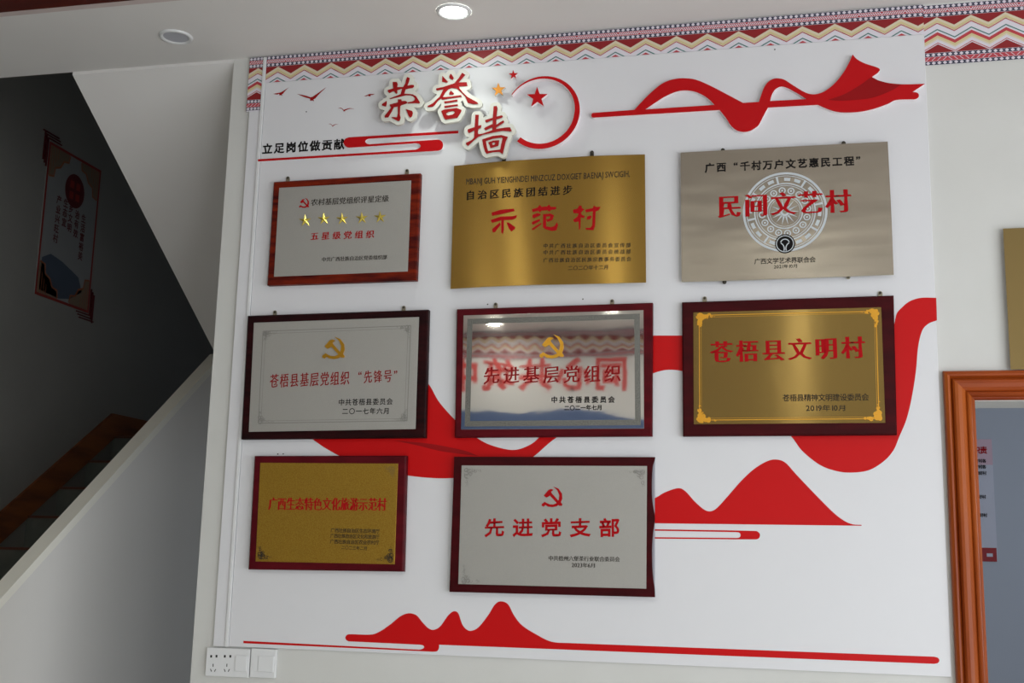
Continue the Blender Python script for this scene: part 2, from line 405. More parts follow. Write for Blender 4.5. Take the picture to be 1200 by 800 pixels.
for i, (x, y) in enumerate([(-.31, -4.45), (-.22, -3.75), (.55, -4.1), (1.72, -4.1), (.19, -2.95), (.74, -2.95), (1.72, -2.95)]):  # middle row is unseen, added to draw streaks on the brushed plaques
    downlight(x, y, .02, ['lit downlight by the front wall nearest the corner', 'lit downlight second from the front wall corner', 'lit downlight behind the camera left of centre',
                        'lit downlight behind the camera at the centre', 'unseen downlight added for plaque streaks, left one of the middle row', 'unseen downlight added for plaque streaks, second of the middle row',
                        'unseen downlight added for plaque streaks, right one of the middle row'][i])

# ------------------------------------------------------------------ display panel
PW, PH = 2.077, 1.815
panel = thing('display_panel', (PW / 2, WY, Z0), 'large white wall panel with printed red ribbons and hills carrying the plaques', 'display panel')
box('panel_board', 0, PW, 0, WY - .0006, Z0, Z0 + PH, board_white, panel, bev=.0012)
side = box('side_panel', -.052, -.012, .0, WY, Z0 - .001, Z0 + 1.722, board_white, bev=.001)
tag(side, 'narrow white vertical board strip left of the large panel, under the patterned end piece', 'board')
strip = box('joint_strip', -.0115, -.001, -.005, WY, Z0 - .001, Z0 + 1.905, plastic, bev=.0015)
tag(strip, 'thin white vertical joint strip along the left edge of the large panel', 'trim')

EPS = -.0006
def print_px(name, loops, m, parent=panel, Y=EPS):
    return cut(name, pxloops(loops, Y), Y, 0, m, parent)
# large printed ribbon behind the plaques
rib = [(785, 393, 1), (799, 393, 1), (850, 402), (900, 440), (950, 485), (1000, 500), (1030, 470), (1042, 420)] 
rib += zm([(725, 75), (745, 48), (768, 31), (800, 22), (843, 22, 1), (845, 88, 1), (820, 98), (802, 118), (790, 165), (783, 240), (770, 320), (755, 380), (735, 428), (718, 468), (690, 500), (645, 527), (590, 534), (545, 528), (500, 510), (450, 470), (415, 425)], 760, 340, 2.5)
rib += [(900, 488), (850, 452), (799, 434.5), (766, 437), (725, 460), (690, 490), (650, 514), (625, 535), (600, 550), (565, 559), (531, 560), (508.7, 560), (476, 556.7), (430, 547), (396.8, 533.5), (367, 515), (340, 490, 1), (400, 430), (470, 420), (500, 447), (514, 470), (531, 489.6), (545, 502), (560, 513.7), (577, 522), (600, 527), (617, 523), (630.5, 513.7), (665, 475), (710, 415), (766, 393)]
rib = rib[:-1] + [(766, 393, 1)]
print_px('printed_ribbon', [cr(rib[1:] if False else rib)], red_pr)
print_px('printed_fold', [cr([(462, 516, 1), (505, 520), (545, 528), (560, 534, 1), (520, 529), (490, 522)])], red_dk, Y=EPS * 2)
mid = zm([(-120, 320, 1), (38, 245), (90, 215), (160, 193), (200, 210), (250, 265), (300, 308), (335, 318), (370, 300), (430, 235), (500, 155), (570, 90), (640, 48), (690, 38), (740, 55), (800, 120), (900, 225), (1000, 325), (1060, 370), (1105, 388), (1152, 391, 1), (1152, 396, 1), (-120, 381, 1)], 760, 530, 4.615)
print_px('printed_hill', [cr(mid)], red_pr)
slot = zm([(-140, 412.5, 1), (578, 424), (597, 433), (603, 447), (597, 463), (580, 470), (-140, 464, 1), (-140, 456, 1), (478, 462), (493, 458), (498, 447), (493, 435), (480, 431), (-140, 420, 1)], 760, 530, 4.615)
print_px('printed_slot_bar', [cr(slot, 4)], red_pr)
hill = zm([(63, 222), (72, 208), (90, 205), (190, 207), (235, 192), (290, 155), (340, 115), (382, 100), (420, 110), (450, 145), (480, 175), (507, 183), (540, 165), (580, 110), (608, 90), (630, 100), (650, 155), (670, 180), (695, 188), (732, 170), (780, 110), (815, 55), (845, 40), (880, 55), (910, 110), (950, 160), (1020, 205), (1100, 243), (1200, 250, 1)], 390, 695, 4.2857)
hill += [(1094.8, 769.2, 1), (1099, 770.5), (1100.8, 773.6), (1099, 776.6), (1094.8, 777.6, 1)]
hill += zm([(534, 258, 1), (533, 275), (524, 290), (505, 293), (480, 292, 1)], 390, 695, 4.2857) + [(285.2, 753.4, 1), (285.2, 750.6, 1)]
hill += zm([(437, 283, 1), (452, 278), (459, 270), (454, 262), (440, 258, 1), (80, 241, 1), (68, 234)], 390, 695, 4.2857)
print_px('printed_hill', [cr(hill)], red_pr)
# birds
def bird(cx, cy, L, R, body, lift=0):
    w_ = body * .10
    lx, ly = (L[0] + cx) / 2, (L[1] + cy) / 2 - lift; rx, ry = (R[0] + cx) / 2, (R[1] + cy) / 2 - lift
    pts = [(L[0], L[1], 1), (lx, ly - w_ * 1.6), (cx - body * .3, cy - body * .25, 1), (cx + body * .05, cy - body * .35, 1),
           (rx, ry - w_ * 1.4), (R[0], R[1], 1), (rx + 1, ry + w_ * 1.4), (cx + body * .5, cy - body * .02, 1), (cx + body * .2, cy + body * .12, 1),
           (cx + body * .3, cy + body * .45, 1), (cx - body * .05, cy + body * .3, 1), (cx - body * .35, cy + body * .4, 1), (cx - body * .4, cy, 1), (lx, ly + w_ * 1.6)]
    print_px('printed_bird', [cr(zm(pts, 290, 40, 5), 3)], red_br)
bird(196, 349, (150, 350), (242, 312), 26); bird(380, 378, (290, 350), (464, 309), 34); bird(716, 357, (683, 363), (748, 350), 20)
bird(568, 447, (530, 434), (628, 438), 15, 7); bird(500, 537, (474, 526), (533, 530), 10, 5)
lettering('slogan_lettering', '立足岗位做贡献', (307.6, 174.6), (403.4, 168.6), 11.6, -.0008, black_ink, panel, 'heib', wide=1.02)
# drill marks left in the panel
for a, b in ((705 / 4.323 + 520, 340 + 45 / 4.323), (571.5, 356.5), (325.7, 531.8), (332, 531.6), (908, 58), (688 / 5.78 + 240, 131)):
    x, z = P(a, b, 0); V = [(x + .0022 * math.cos(k), -.0006, z + .0022 * math.sin(k)) for k in [j * math.pi / 4 for j in range(8)]]
    mesh('drill_mark', V, [tuple(range(8))], metal_dark, panel)

# ------------------------------------------------------------------ woven-pattern border
B_RED = mat('border dark red', srgb(140, 16, 22), .5); B_NAVY = mat('border navy', srgb(36, 38, 66), .5); B_WHT = mat('border white', srgb(222, 216, 224), .5)
B_CRM = mat('border cream', srgb(216, 204, 178), .5); B_TAN = mat('border ochre', srgb(210, 194, 146), .5); B_GRN = mat('border green', srgb(52, 116, 108), .5)
B_PNK = mat('border rose', srgb(186, 62, 72), .5); B_LIN = mat('border red line', srgb(186, 44, 50), .5)
BM = [B_RED, B_NAVY, B_WHT, B_CRM, B_TAN, B_GRN, B_PNK, B_LIN]
def band(parent, x0, x1, zt_, H, yf, period, phase, flip=1):
    """woven border: zt_ top, H visible height; yf front plane (flip=-1 faces +y)"""
    V, F, I = [], [], []
    def quad(p, mi, k):
        b = len(V)
        for x, d in p: V.append((x, yf - flip * .00025 * k, zt_ - d))
        F.append((b, b + 1, b + 2, b + 3) if flip > 0 else (b + 3, b + 2, b + 1, b)); I.append(mi)
    def strip_(a, b, mi, k):
        b = min(b, H)
        if a < b: quad([(x0, b), (x1, b), (x1, a), (x0, a)], mi, k)
    def zz(x):
        t = ((x - phase) / period) % 1; return (t if t < .5 else 1 - t) * 2 * .0268
    def chev(a, b, mi, k, lo, hi, tri=False):
        hi = min(hi, H); n0 = math.floor((x0 - phase) / (period / 2)); xs = [x0]
        step = period / 16; q = math.floor((x0 - phase) / step) + 1
        while phase + q * step < x1 - 1e-6:
            xs.append(phase + q * step); q += 1
        xs.append(x1)
        for p, r in zip(xs, xs[1:]):
            a0, a1 = (zz(p) + a, zz(r) + a) if a is not None else (lo, lo)
            b0, b1 = (zz(p) + b, zz(r) + b) if b is not None else (hi, hi)
            c = lambda v_: max(lo, min(hi, v_))
            a0, a1, b0, b1 = c(a0), c(a1), c(b0), c(b1)
            if b0 - a0 < 1e-5 and b1 - a1 < 1e-5: continue
            quad([(p, b0), (r, b1), (r, a1), (p, a0)], mi, k)
    def row(d0, h):
        strip_(d0, d0 + h, 1, 2); n = int((x1 - x0) / .0155) + 1; pw = (x1 - x0) / n
        for i in range(n):
            cx = x0 + (i + .5) * pw; 
            if d0 + h > H + .001: return
            b = len(V); y = yf - flip * .00025 * 3
            for dx, dz in ((-.0062, 0), (0, h * .5), (.0062, 0), (0, -h * .5)): V.append((cx + dx, y, zt_ - d0 - h / 2 - dz))
            F.append((b, b + 1, b + 2, b + 3)); I.append(2)
    def lattice(d0, h):
        strip_(d0, d0 + h, 6, 2)
        if d0 + h > H + .001: return
        n = int((x1 - x0) / .013); pw = (x1 - x0) / n
        for i in range(n):
            a = x0 + i * pw; s_ = 1 if (i // 5) % 2 else -1
            for q in (0, 1):
                xa = a + q * pw * .5; m_ = d0 + h / 2; y = yf - flip * .00025 * 3; b = len(V)
                V.extend([(xa, y, zt_ - (m_ - s_ * h * .35)), (xa + .0034, y, zt_ - (m_ - s_ * h * .35)), (xa + pw * .5 + .0034, y, zt_ - (m_ + s_ * h * .35)), (xa + pw * .5, y, zt_ - (m_ + s_ * h * .35))])
                F.append((b, b + 1, b + 2, b + 3)); I.append(2)
    strip_(0, H, 2, 1)
    row(.001, .0105); lattice(.0125, .0125); row(.026, .0105)
    chev(None, 0.004 - .0, 0, 2, .0375, .0835)                 # red between the rows and the zigzag
    # zigzag lines, measured downwards from the crest at .0415
    o_ = .0395
    def cz(a, b, mi, k): chev(o_ + a, o_ + b, mi, k, .0375, .150)
    V0 = len(V)
    # red zone above the crest line
    xs = None
    chev_red = lambda: chev(None, o_, 0, 3, .0375, .150)
    chev_red(); cz(.000, .008, 3, 4); cz(.008, .0165, 4, 4); cz(.0175, .0200, 7, 4)
    cz(.0365, .0400, 5, 4); cz(.0465, .0490, 7, 4); cz(.0490, .0540, 6, 4); cz(.0540, .0565, 7, 4); cz(.0565, .0640, 4, 4); cz(.0640, .0690, 3, 4); cz(.0790, .0812, 7, 4)
    chev(o_ + .0845, None, 0, 4, .0375, .150)
    strip_(.150, H, 2, 5)
    if H > .16:
        row_top = .151
        strip_(row_top, row_top + .0105, 1, 6); strip_(row_top + .0115, row_top + .0245, 6, 6); strip_(row_top + .0255, row_top + .036, 1, 6)
        n = int((x1 - x0) / .0155) + 1; pw = (x1 - x0) / n; y = yf - flip * .00025 * 7
        for i in range(n):
            cx = x0 + (i + .5) * pw
            for d0 in (row_top, row_top + .0255):
                b = len(V)
                for dx, dz in ((-.0062, 0), (0, .005), (.0062, 0), (0, -.005)): V.append((cx + dx, y, zt_ - d0 - .00525 - dz))
                F.append((b, b + 1, b + 2, b + 3)); I.append(2)
            s_ = 1 if (i // 4) % 2 else -1; b = len(V); m_ = row_top + .018
            V.extend([(cx - .006, y, zt_ - (m_ - s_ * .0045)), (cx - .0035, y, zt_ - (m_ - s_ * .0045)), (cx + .006, y, zt_ - (m_ + s_ * .0045)), (cx + .0035, y, zt_ - (m_ + s_ * .0045))])
            F.append((b, b + 1, b + 2, b + 3)); I.append(2)
    return mesh('woven_pattern', V, F, None, parent, mats=BM, mi=I)
BT = CEIL - .004
bp_ = thing('border_strip', (PW / 2, 0, BT - .1), 'long red and cream zigzag border print along the top of the large white panel', 'border')
box('border_sheet', 0, PW, 0, WY, Z0 + PH, BT, board_white, bp_)
XP0 = P(700 - 82.5, 53, 0)[0]
ph = P(600 + 70 / 4, 53, 0)[0]; per = (P(600 + 1062 / 4, 35, 0)[0] - ph) / 7
band(bp_, 0, PW, BT, BT - Z0 - PH, 0, per, ph)
b1 = thing('border_strip', (3.6, WY, BT - .1), 'full-height zigzag border print on the bare wall right of the large panel', 'border')
band(b1, PW + .001, SX, BT, .187, WY - .0005, .094, P(880 + 965 / 3.75, 13, WY)[0])
b2 = thing('border_strip', (-.03, 0, BT - .1), 'short end piece of zigzag border print beside the stairwell corner', 'border')
box('border_sheet', -.062, -.012, 0, WY, BT - .19, BT, board_white, b2)
band(b2, -.062, -.012, BT, .190, 0, .098, P(302, 90, 0)[0])

# ------------------------------------------------------------------ raised cut-outs
def cutout(name, label, loops_px, yf, thick, face, body, cat, group=None, face_t=.0015, legs=None, parent=None, smooth_n=0):
    lo = pxloops(loops_px, yf)
    xs = [p[0] for l in lo for p in l]; zs = [p[1] for l in lo for p in l]
    t = thing(name, (sum((min(xs), max(xs))) / 2, 0, min(zs)), label, cat, group)
    cut('backing', lo, yf + face_t, thick - face_t - .0002, body, t)
    cut('face', lo, yf, face_t, face, t)
    if legs:
        for (a, b) in legs:
            x, z = P(a, b, yf); V, F = boxdata(x - .004, x + .004, yf + thick, 0, z - .004, z + .004); mesh('spacer', V, F, plastic, t)
    return t
oA = zm([(19, 325), (26, 315), (60, 311), (320, 292, 1), (370, 238), (440, 168), (520, 105), (600, 76), (680, 70), (760, 82), (860, 125), (970, 182), (1085, 243, 1)], 690, 80, 6)
oB = zm([(-4, 416, 1), (8, 380), (30, 320), (62, 275), (110, 251), (170, 258), (230, 295), (300, 338), (350, 359), (400, 361), (460, 340), (530, 285), (590, 210), (630, 140), (655, 82, 1), (685, 115), (740, 145), (812, 168), (840, 180), (846, 193), (830, 212), (790, 240, 1), (830, 262), (900, 282), (1000, 292), (1080, 292), (1163, 288, 1), (1075, 346, 1), (1105, 350), (1120, 363), (1118, 383), (1095, 396), (1060, 397), (960, 402), (900, 430), (800, 465), (700, 485), (600, 490), (530, 482), (470, 462), (410, 436, 1), (60, 455, 1), (30, 510)], 890, 50, 6)
oC = zm([(1196, 395), (1170, 418), (1130, 440), (1085, 446), (1040, 435), (1000, 403), (965, 350), (920, 292, 1), (60, 344, 1), (24, 345), (18, 335)], 690, 80, 6)
h1 = zm([(395, 289, 1), (460, 245), (540, 195), (620, 162), (690, 155), (760, 168), (830, 205), (885, 257, 1)], 690, 80, 6)
h2 = zm([(75, 410, 1), (85, 370), (110, 328), (150, 308), (190, 315), (240, 340), (300, 375), (332, 396, 1)], 890, 50, 6)
rb = cutout('ribbon_cutout', 'red ribbon-shaped cut-out with a pale edge raised at the top right of the panel', [cr(oA + oB + oC), cr(h1), cr(h2)], -.016, .016, red_ac, pink_side, 'wall decoration', face_t=.002)
cut('fold_shape', pxloops([cr(zm([(480, 402, 1), (600, 360), (720, 290), (785, 246), (840, 266), (920, 286), (1000, 293, 1), (920, 340), (800, 385), (700, 400), (570, 408)], 890, 50, 6))], -.0165), -.0165, 0, red_dk, rb)
# ring
rc, rr = Vector((.9452, 1.6408 + Z0)), .1183
def ring_loop():
    out, inn = [], []
    a0, a1 = 147, -131
    n = 60
    for k in range(n + 1):
        a = math.radians(a0 + (a1 - a0) * k / n); w_ = .0165 * min(1, .12 + 1.6 * k / n)
        out.append((rc.x + rr * math.cos(a), rc.y + rr * math.sin(a))); inn.append((rc.x + (rr - w_) * math.cos(a), rc.y + (rr - w_) * math.sin(a)))
    return out + inn[::-1]
rt = thing('ring_cutout', (rc.x, 0, rc.y - rr), 'open red ring cut-out raised beside the characters, its tail thinning at upper left', 'wall decoration')
lo = [ring_loop()]; cut('backing', lo, -.0205, .0205, pink_side, rt); cut('face', lo, -.022, .0015, red_ac, rt)
def star_px(cx, cy, R, rot, ir=.40):
    return [(cx + (R if k % 2 == 0 else R * ir) * math.sin(rot + k * math.pi / 5), cy - (R if k % 2 == 0 else R * ir) * math.cos(rot + k * math.pi / 5)) for k in range(10)]
cutout('star_cutout', 'largest red star, raised inside the open red ring', [star_px(629.6, 114.2, 12.6, -.02)], -.024, .014, red_ac, pink_side, 'star', 'raised stars', legs=[(629.6, 114)])
cutout('star_cutout', 'orange star raised between the second character and the ring', [star_px(584.2, 105, 8.2, -.05)], -.024, .014, orange, ivory, 'star', 'raised stars', legs=[(584.2, 105)])
cutout('star_cutout', 'small red star raised just under the border, above the ring', [star_px(601.6, 87.5, 5.6, -.06)], -.024, .014, red_ac, pink_side, 'star', 'raised stars', legs=[(601.6, 87.5)])
bar = zm([(1185, 65, 1), (1185, 80, 1), (662, 112), (646, 118), (640, 128), (648, 140), (665, 145, 1), (1060, 118), (1080, 121), (1093, 135), (1095, 155), (1086, 174), (1068, 182, 1), (12, 245, 1), (10, 233, 1), (930, 177), (955, 168), (965, 155), (955, 142), (935, 138, 1), (548, 164), (524, 156), (514, 137), (522, 114), (545, 104, 1)], 300, 140, 5)
cutout('slogan_bar_cutout', 'red cut-out of two linked slotted bars right of the black slogan', [cr(bar, 4)], -.006, .006, red_ac, pink_side, 'wall decoration')

# raised characters, face strokes traced, backing = rounded outline around them
import numpy as np
def offset_outline(polys, r, step):
    """outer contour at distance r around a set of polygons (marching squares on a distance field)"""
    allp = np.array([p for q in polys for p in q]); lo_ = allp.min(0) - r * 1.6; hi_ = allp.max(0) + r * 1.6
    nx, ny = (int((hi_[0] - lo_[0]) / step) + 2, int((hi_[1] - lo_[1]) / step) + 2)
    gx, gy = np.meshgrid(lo_[0] + np.arange(nx) * step, lo_[1] + np.arange(ny) * step, indexing='ij')
    D = np.full(gx.shape, 1e9); inside = np.zeros(gx.shape, bool)
    for q in polys:
        ins = np.zeros(gx.shape, bool)
        for (x1, y1), (x2, y2) in zip(q, q[1:] + q[:1]):
            dx, dy = x2 - x1, y2 - y1; L2 = dx * dx + dy * dy or 1e-12
            t = np.clip(((gx - x1) * dx + (gy - y1) * dy) / L2, 0, 1)
            D = np.minimum(D, np.hypot(gx - x1 - t * dx, gy - y1 - t * dy))
            if y1 != y2:
                c = ((y1 > gy) != (y2 > gy)) & (gx < (x2 - x1) * (gy - y1) / (y2 - y1) + x1); ins ^= c
        inside |= ins
    D = np.where(inside, -D, D) - r
    seg = {}
    def pt(i, j, k, l):
        a, b = D[i, j], D[k, l]; t = a / (a - b)
        return (lo_[0] + (i + (k - i) * t) * step, lo_[1] + (j + (l - j) * t) * step)
    for i in range(nx - 1):
        for j in range(ny - 1):
            c = [(i, j), (i + 1, j), (i + 1, j + 1), (i, j + 1)]; s_ = [D[q] < 0 for q in c]
            if all(s_) or not any(s_): continue
            cr_ = [k for k in range(4) if s_[k] != s_[(k + 1) % 4]]
            E_ = {k: tuple(sorted((c[k], c[(k + 1) % 4]))) for k in cr_}
            prs = [(cr_[0], cr_[1])] if len(cr_) == 2 else [(cr_[0], cr_[1]), (cr_[2], cr_[3])]
            for a, b in prs:
                seg.setdefault(E_[a], []).append(E_[b]); seg.setdefault(E_[b], []).append(E_[a])
    loops = []; left = set(seg)
    while left:
        s0 = left.pop(); lp = [s0]; cur = s0
        while True:
            nx_ = [q for q in seg[cur] if q in left]
            if not nx_: break
            cur = nx_[0]; left.discard(cur); lp.append(cur)
        loops.append([pt(*e[0], *e[1]) for e in lp])
    ar = lambda l: abs(sum(a[0] * b[1] - b[0] * a[1] for a, b in zip(l, l[1:] + l[:1]))) / 2
    loops.sort(key=ar, reverse=True)
    return [loops[0]]
def character(label, strokes, holes, o, yf=-.036):
    s_ = 11.43
    allp = [zm(q, *o, s_) for q in strokes]
    fr = pxloops(allp, yf); hl = pxloops([zm(q, *o, s_) for q in holes], yf)
    xs = [p[0] for l in fr for p in l]; zs = [p[1] for l in fr for p in l]
    t = thing('character_cutout', ((min(xs) + max(xs)) / 2, 0, min(zs) - .02), label, 'raised character', 'raised title characters')
    out = offset_outline([list(map(tuple, l)) for l in fr], .0125, .0024)
    cut('backing', out, yf + .002, .012, ivory, t)
    def jitter(l): return l
    f_ = [cr([(a, b, 1) if False else (a, b, 1) for a, b in l], 1) for l in fr]
    cut('face', fr + hl, yf, .002, red_br, t)
    for l in fr[:3]:
        x = sum(p[0] for p in l) / len(l); z = sum(p[1] for p in l) / len(l)
        V, F = boxdata(x - .005, x + .005, yf + .014, 0, z - .005, z + .005); mesh('spacer', V, F, plastic, t)
    return t
# strokes may overlap: keep each glyph as a union of simple outlines drawn once
R1 = [[(232, 182), (285, 182), (297, 210), (288, 252), (345, 250), (372, 248), (400, 200), (410, 150), (425, 115), (458, 130), (450, 170), (425, 232), (480, 220), (512, 222), (515, 245), (495, 262), (440, 268), (402, 280), (385, 338), (440, 342), (500, 348), (545, 375), (595, 455), (585, 468), (520, 465), (430, 468), (430, 455), (490, 445), (525, 425), (530, 400), (505, 375), (470, 360), (400, 360), (300, 385), (200, 408), (185, 405), (250, 380), (338, 345), (350, 300), (356, 270), (290, 290), (292, 330), (275, 340), (255, 315), (245, 303), (185, 330), (165, 310), (165, 290), (240, 268), (232, 220)],
      [(150, 435), (150, 470), (140, 512), (90, 498), (85, 480)],
      [(190, 485), (300, 455), (300, 415), (345, 415), (350, 438), (400, 435), (425, 450), (415, 470), (350, 490), (330, 505), (325, 620), (335, 660), (325, 700), (300, 705), (215, 660), (228, 652), (288, 655), (300, 600), (298, 510), (245, 520), (215, 580), (170, 655), (125, 658), (120, 640), (160, 590), (210, 525), (196, 505)],
      [(405, 545), (490, 570), (500, 595), (490, 640), (465, 658), (445, 640), (425, 590)]]
R2 = [[(210, 100), (285, 180), (265, 190), (205, 178)], [(320, 70), (345, 95), (362, 130), (345, 152), (315, 135), (300, 115)],
      [(475, 58), (515, 85), (490, 115), (425, 188), (535, 185), (545, 235), (432, 240), (442, 270), (482, 320), (550, 385), (680, 455), (690, 475), (620, 478), (548, 458), (540, 430), (518, 380), (450, 310), (400, 268), (330, 262), (290, 278), (250, 320), (212, 385), (300, 380), (460, 358), (470, 380), (300, 402), (210, 420), (192, 402), (150, 432), (105, 490), (80, 512), (20, 518), (10, 505), (80, 470), (130, 420), (175, 380), (205, 320), (225, 278), (140, 295), (125, 285), (130, 268), (240, 245), (370, 200), (430, 130)],
      [(325, 298), (365, 335), (355, 352), (300, 352), (303, 325)], [(235, 445), (410, 418), (410, 440), (240, 468)], [(235, 505), (415, 480), (418, 500), (240, 528)],
      [(195, 570), (240, 550), (330, 540), (400, 530), (465, 555), (460, 580), (410, 660), (330, 672), (250, 685), (232, 665)]]
H2 = [[(260, 600), (290, 582), (350, 570), (378, 582), (370, 602), (345, 620), (290, 632), (262, 620)]]
R3 = [[(195, 165), (240, 165), (230, 312), (275, 302), (268, 335), (232, 355), (226, 410), (240, 425), (300, 415), (420, 370), (424, 328), (330, 370), (312, 350), (325, 335), (425, 288), (428, 230), (345, 268), (325, 255), (330, 235), (428, 205), (440, 50), (480, 45), (490, 70), (475, 190), (550, 170), (562, 185), (545, 205), (473, 225), (473, 302), (530, 260), (570, 240), (582, 258), (550, 285), (473, 332), (470, 355), (600, 335), (660, 332), (682, 380), (660, 388), (560, 378), (440, 400), (300, 430), (230, 460), (170, 510), (95, 580), (70, 560), (72, 540), (150, 500), (178, 470), (182, 372), (105, 410), (90, 380), (95, 358), (185, 330), (190, 250)],
      [(285, 495), (420, 450), (540, 435), (628, 460), (600, 520), (560, 690), (515, 660), (430, 665), (345, 685), (325, 660), (300, 580)],
      [(365, 535), (430, 510), (515, 505), (500, 580), (395, 610), (385, 570)]]
H3 = [[(335, 515), (425, 485), (545, 467), (560, 482), (540, 560), (528, 630), (440, 640), (365, 650), (350, 600)], [(418, 545), (440, 530), (462, 545), (450, 565), (425, 570)]]
character('raised red first character on an ivory outline board, leftmost of the title', R1, [], (440, 80))
character('raised red middle character of the title, highest of the three, on ivory board', R2, H2, (500, 80))
character('raised red third character of the title, lowest, touching the gold plaque', R3, H3, (540, 120))

# ------------------------------------------------------------------ plaques
def quad_board(name, c, yf, th, ch, m, parent, uv=False):
    """c: four photograph points TL TR BR BL of the front face's outline; chamfered slab"""
    Q = [Vector((*P(*p, yf),)) for p in c]; cen = sum(Q, Vector((0, 0))) / 4
    ins = []
    for i in range(4):
        a, b, d = Q[i - 1], Q[i], Q[(i + 1) % 4]; u = (a - b).normalized(); w_ = (d - b).normalized(); ins.append(b + (u + w_) * ch)
    V = [(q.x, yf + th, q.y) for q in Q] + [(q.x, yf + ch * .9, q.y) for q in Q] + [(q.x, yf, q.y) for q in ins]
    F = [(0, 3, 2, 1)[::-1], (8, 9, 10, 11)]
    for k in (0, 4):
        for i in range(4): F.append((k + i, k + (i + 1) % 4, k + 4 + (i + 1) % 4, k + 4 + i))
    o = mesh(name, V, F, m, parent, uv=uv)
    bm = bmesh.new(); bm.from_mesh(o.data); bmesh.ops.recalc_face_normals(bm, faces=bm.faces[:]); bm.to_mesh(o.data); bm.free(); return o
def hanger(px, py, t, y=-.004, up=True, m=None):
    x, z = P(px, py, y); n = 10
    lp = [(x - .006, z - .012), (x + .006, z - .012)] + [(x + .006 * math.cos(a), z + .006 * math.sin(a)) for a in [k * math.pi / n for k in range(n + 1)]]
    if not up: lp = [(a, 2 * z - b) for a, b in lp][::-1]
    h_ = cut('hanger', [lp], y, .0025, m or metal_zinc, t)
    V = [(x + .0036 * math.cos(k * math.pi / 5), y - .002, z + .0036 * math.sin(k * math.pi / 5)) for k in range(10)] + [(x, y - .0035, z)]
    mesh('screw_head', V, [(k, (k + 1) % 10, 10) for k in range(10)], metal_dark, h_)
def rel(o, s): return lambda x, y: (o[0] + x / s, o[1] + y / s)
def plaque(label, o, s, outer, inner, wood, plate, yf=-.022):
    g = rel(o, s); oc = [g(*p) for p in outer]
    c = [P(*p, yf) for p in oc]
    t = thing('award_plaque', (sum(p[0] for p in c) / 4, 0, min(p[1] for p in c)), label, 'plaque', 'award plaques')
    if inner:
        quad_board('board', oc, yf, -yf - .0014, .004, wood, t)
        quad_board('metal_plate', [g(*p) for p in inner], yf - .0012, .0012, .0005, plate, t, uv=True)
    return t, g
def tx(t, g, name, s_, a, b, h, m, sty, yf, s, wide=None, lean=0):
    return lettering(name, s_, g(*a), g(*b), h / s, yf, m, t, sty, wide, lean)
HS = [[(4, 50), (30, 40), (47, 16), (49, -8), (42, -27), (50, -38), (44, -46), (34, -38), (20, -47), (0, -51), (-22, -48), (-34, -40), (-42, -49), (-52, -44), (-51, -34), (-42, -29), (-38, -24), (-26, -31), (-12, -37), (4, -38), (20, -31), (31, -14), (34, 8), (24, 32)]]
HM = [[(-42, 6), (-18, 34), (-6, 38), (6, 34), (-6, 24), (-2, 16), (44, -36), (36, -46), (-12, 6), (-20, 0), (-30, -4)]]
def emblem(t, cx, cy, size, m, yf, th=.0015):
    k = size / 100
    f_ = lambda L: [[(cx + x * k, cy - y * k) for x, y in l] for l in L]
    e = cut('emblem', pxloops(f_(HS), yf), yf, th, m, t)
    h_ = cut('emblem_hammer', pxloops(f_(HM), yf - .0005), yf - .0005, th, m, e)
    return e

PF = -.0239       # print plane on the framed plates
# 1 five-star plaque
o, s = (300, 190), 5.16
t, g = plaque('small silver plaque with a row of five gold stars in a red-brown frame, top left', o, s, [(105, 118), (993, 65), (968, 712), (65, 743)], [(140, 155), (938, 110), (917, 660), (108, 692)], wood_red, silver_plate)
emblem(t, *g(291, 245), 60 / s, red_ink, PF)
tx(t, g, 'title_lettering', '农村基层党组织评星定级', (334, 243), (803, 218), 40, soft_ink, 'kai', PF, s)
for a, b in ((297, 353), (410, 343), (521, 343), (640, 338), (750, 332)):
    cx, cy = g(a, b); pts = [P(*q, PF) for q in star_px(cx, cy, 40 / s, -.05, .34)]; c = P(cx, cy, PF)
    V = [(x, PF, z) for x, z in pts] + [(c[0], PF - .006, c[1])]
    mesh('star', V, [(k, (k + 1) % 10, 10) for k in range(10)], mat('star gold', srgb(206, 184, 84), .3, .8), t)
    
tx(t, g, 'award_lettering', '五星级党组织', (331, 448), (714, 434), 46, red_ink, 'kaib', PF, s, wide=1.05)
tx(t, g, 'issuer_lettering', '中共广西壮族自治区党委组织部', (398, 588), (792, 573), 27, soft_ink, 'song', PF, s)
hanger(*g(192, 96), t); hanger(*g(913, 52), t)
# 2 gold plate (bare)
def bare_plate(label, o, s, outline, m, yf, skew=0):
    g = rel(o, s); pts = [P(*g(*p), yf) for p in outline]
    t = thing('award_plaque', (sum(p[0] for p in pts) / len(pts), 0, min(p[1] for p in pts)), label, 'plaque', 'award plaques')
    a = cut('metal_plate', [pts], yf, .0015, m, t)
    ul = a.data.uv_layers.new(name='UVMap')
    for l in a.data.loops:
        c = a.data.vertices[l.vertex_index].co; ul.data[l.index].uv = (c.x, c.z)
    x0, x1 = min(p[0] for p in pts) + .02, max(p[0] for p in pts) - .02; z0, z1 = min(p[1] for p in pts) + .03, max(p[1] for p in pts) - .03
    box('backing_core', x0, x1, yf + .0016, -.0014, z0, z1, board_edge, t)
    return t, g
o, s = (510, 170), 4.444; YP = -.020
t, g = bare_plate('frameless brushed gold plaque with large red title directly under the raised characters', o, s, [(98, 108), (350, 84), (560, 71), (820, 56), (1092, 48), (1098, 715), (800, 722), (500, 728), (250, 738), (80, 748)], gold_brush, YP)
YL = YP - .0006
tx(t, g, 'upper_lettering', 'MBANJ GUH YIENGHNDEI MINZCUZ DOXGIET BAENAJ SWCIGIH,', (160, 190), (1015, 148), 34, soft_ink, 'thinhei', YL, s)
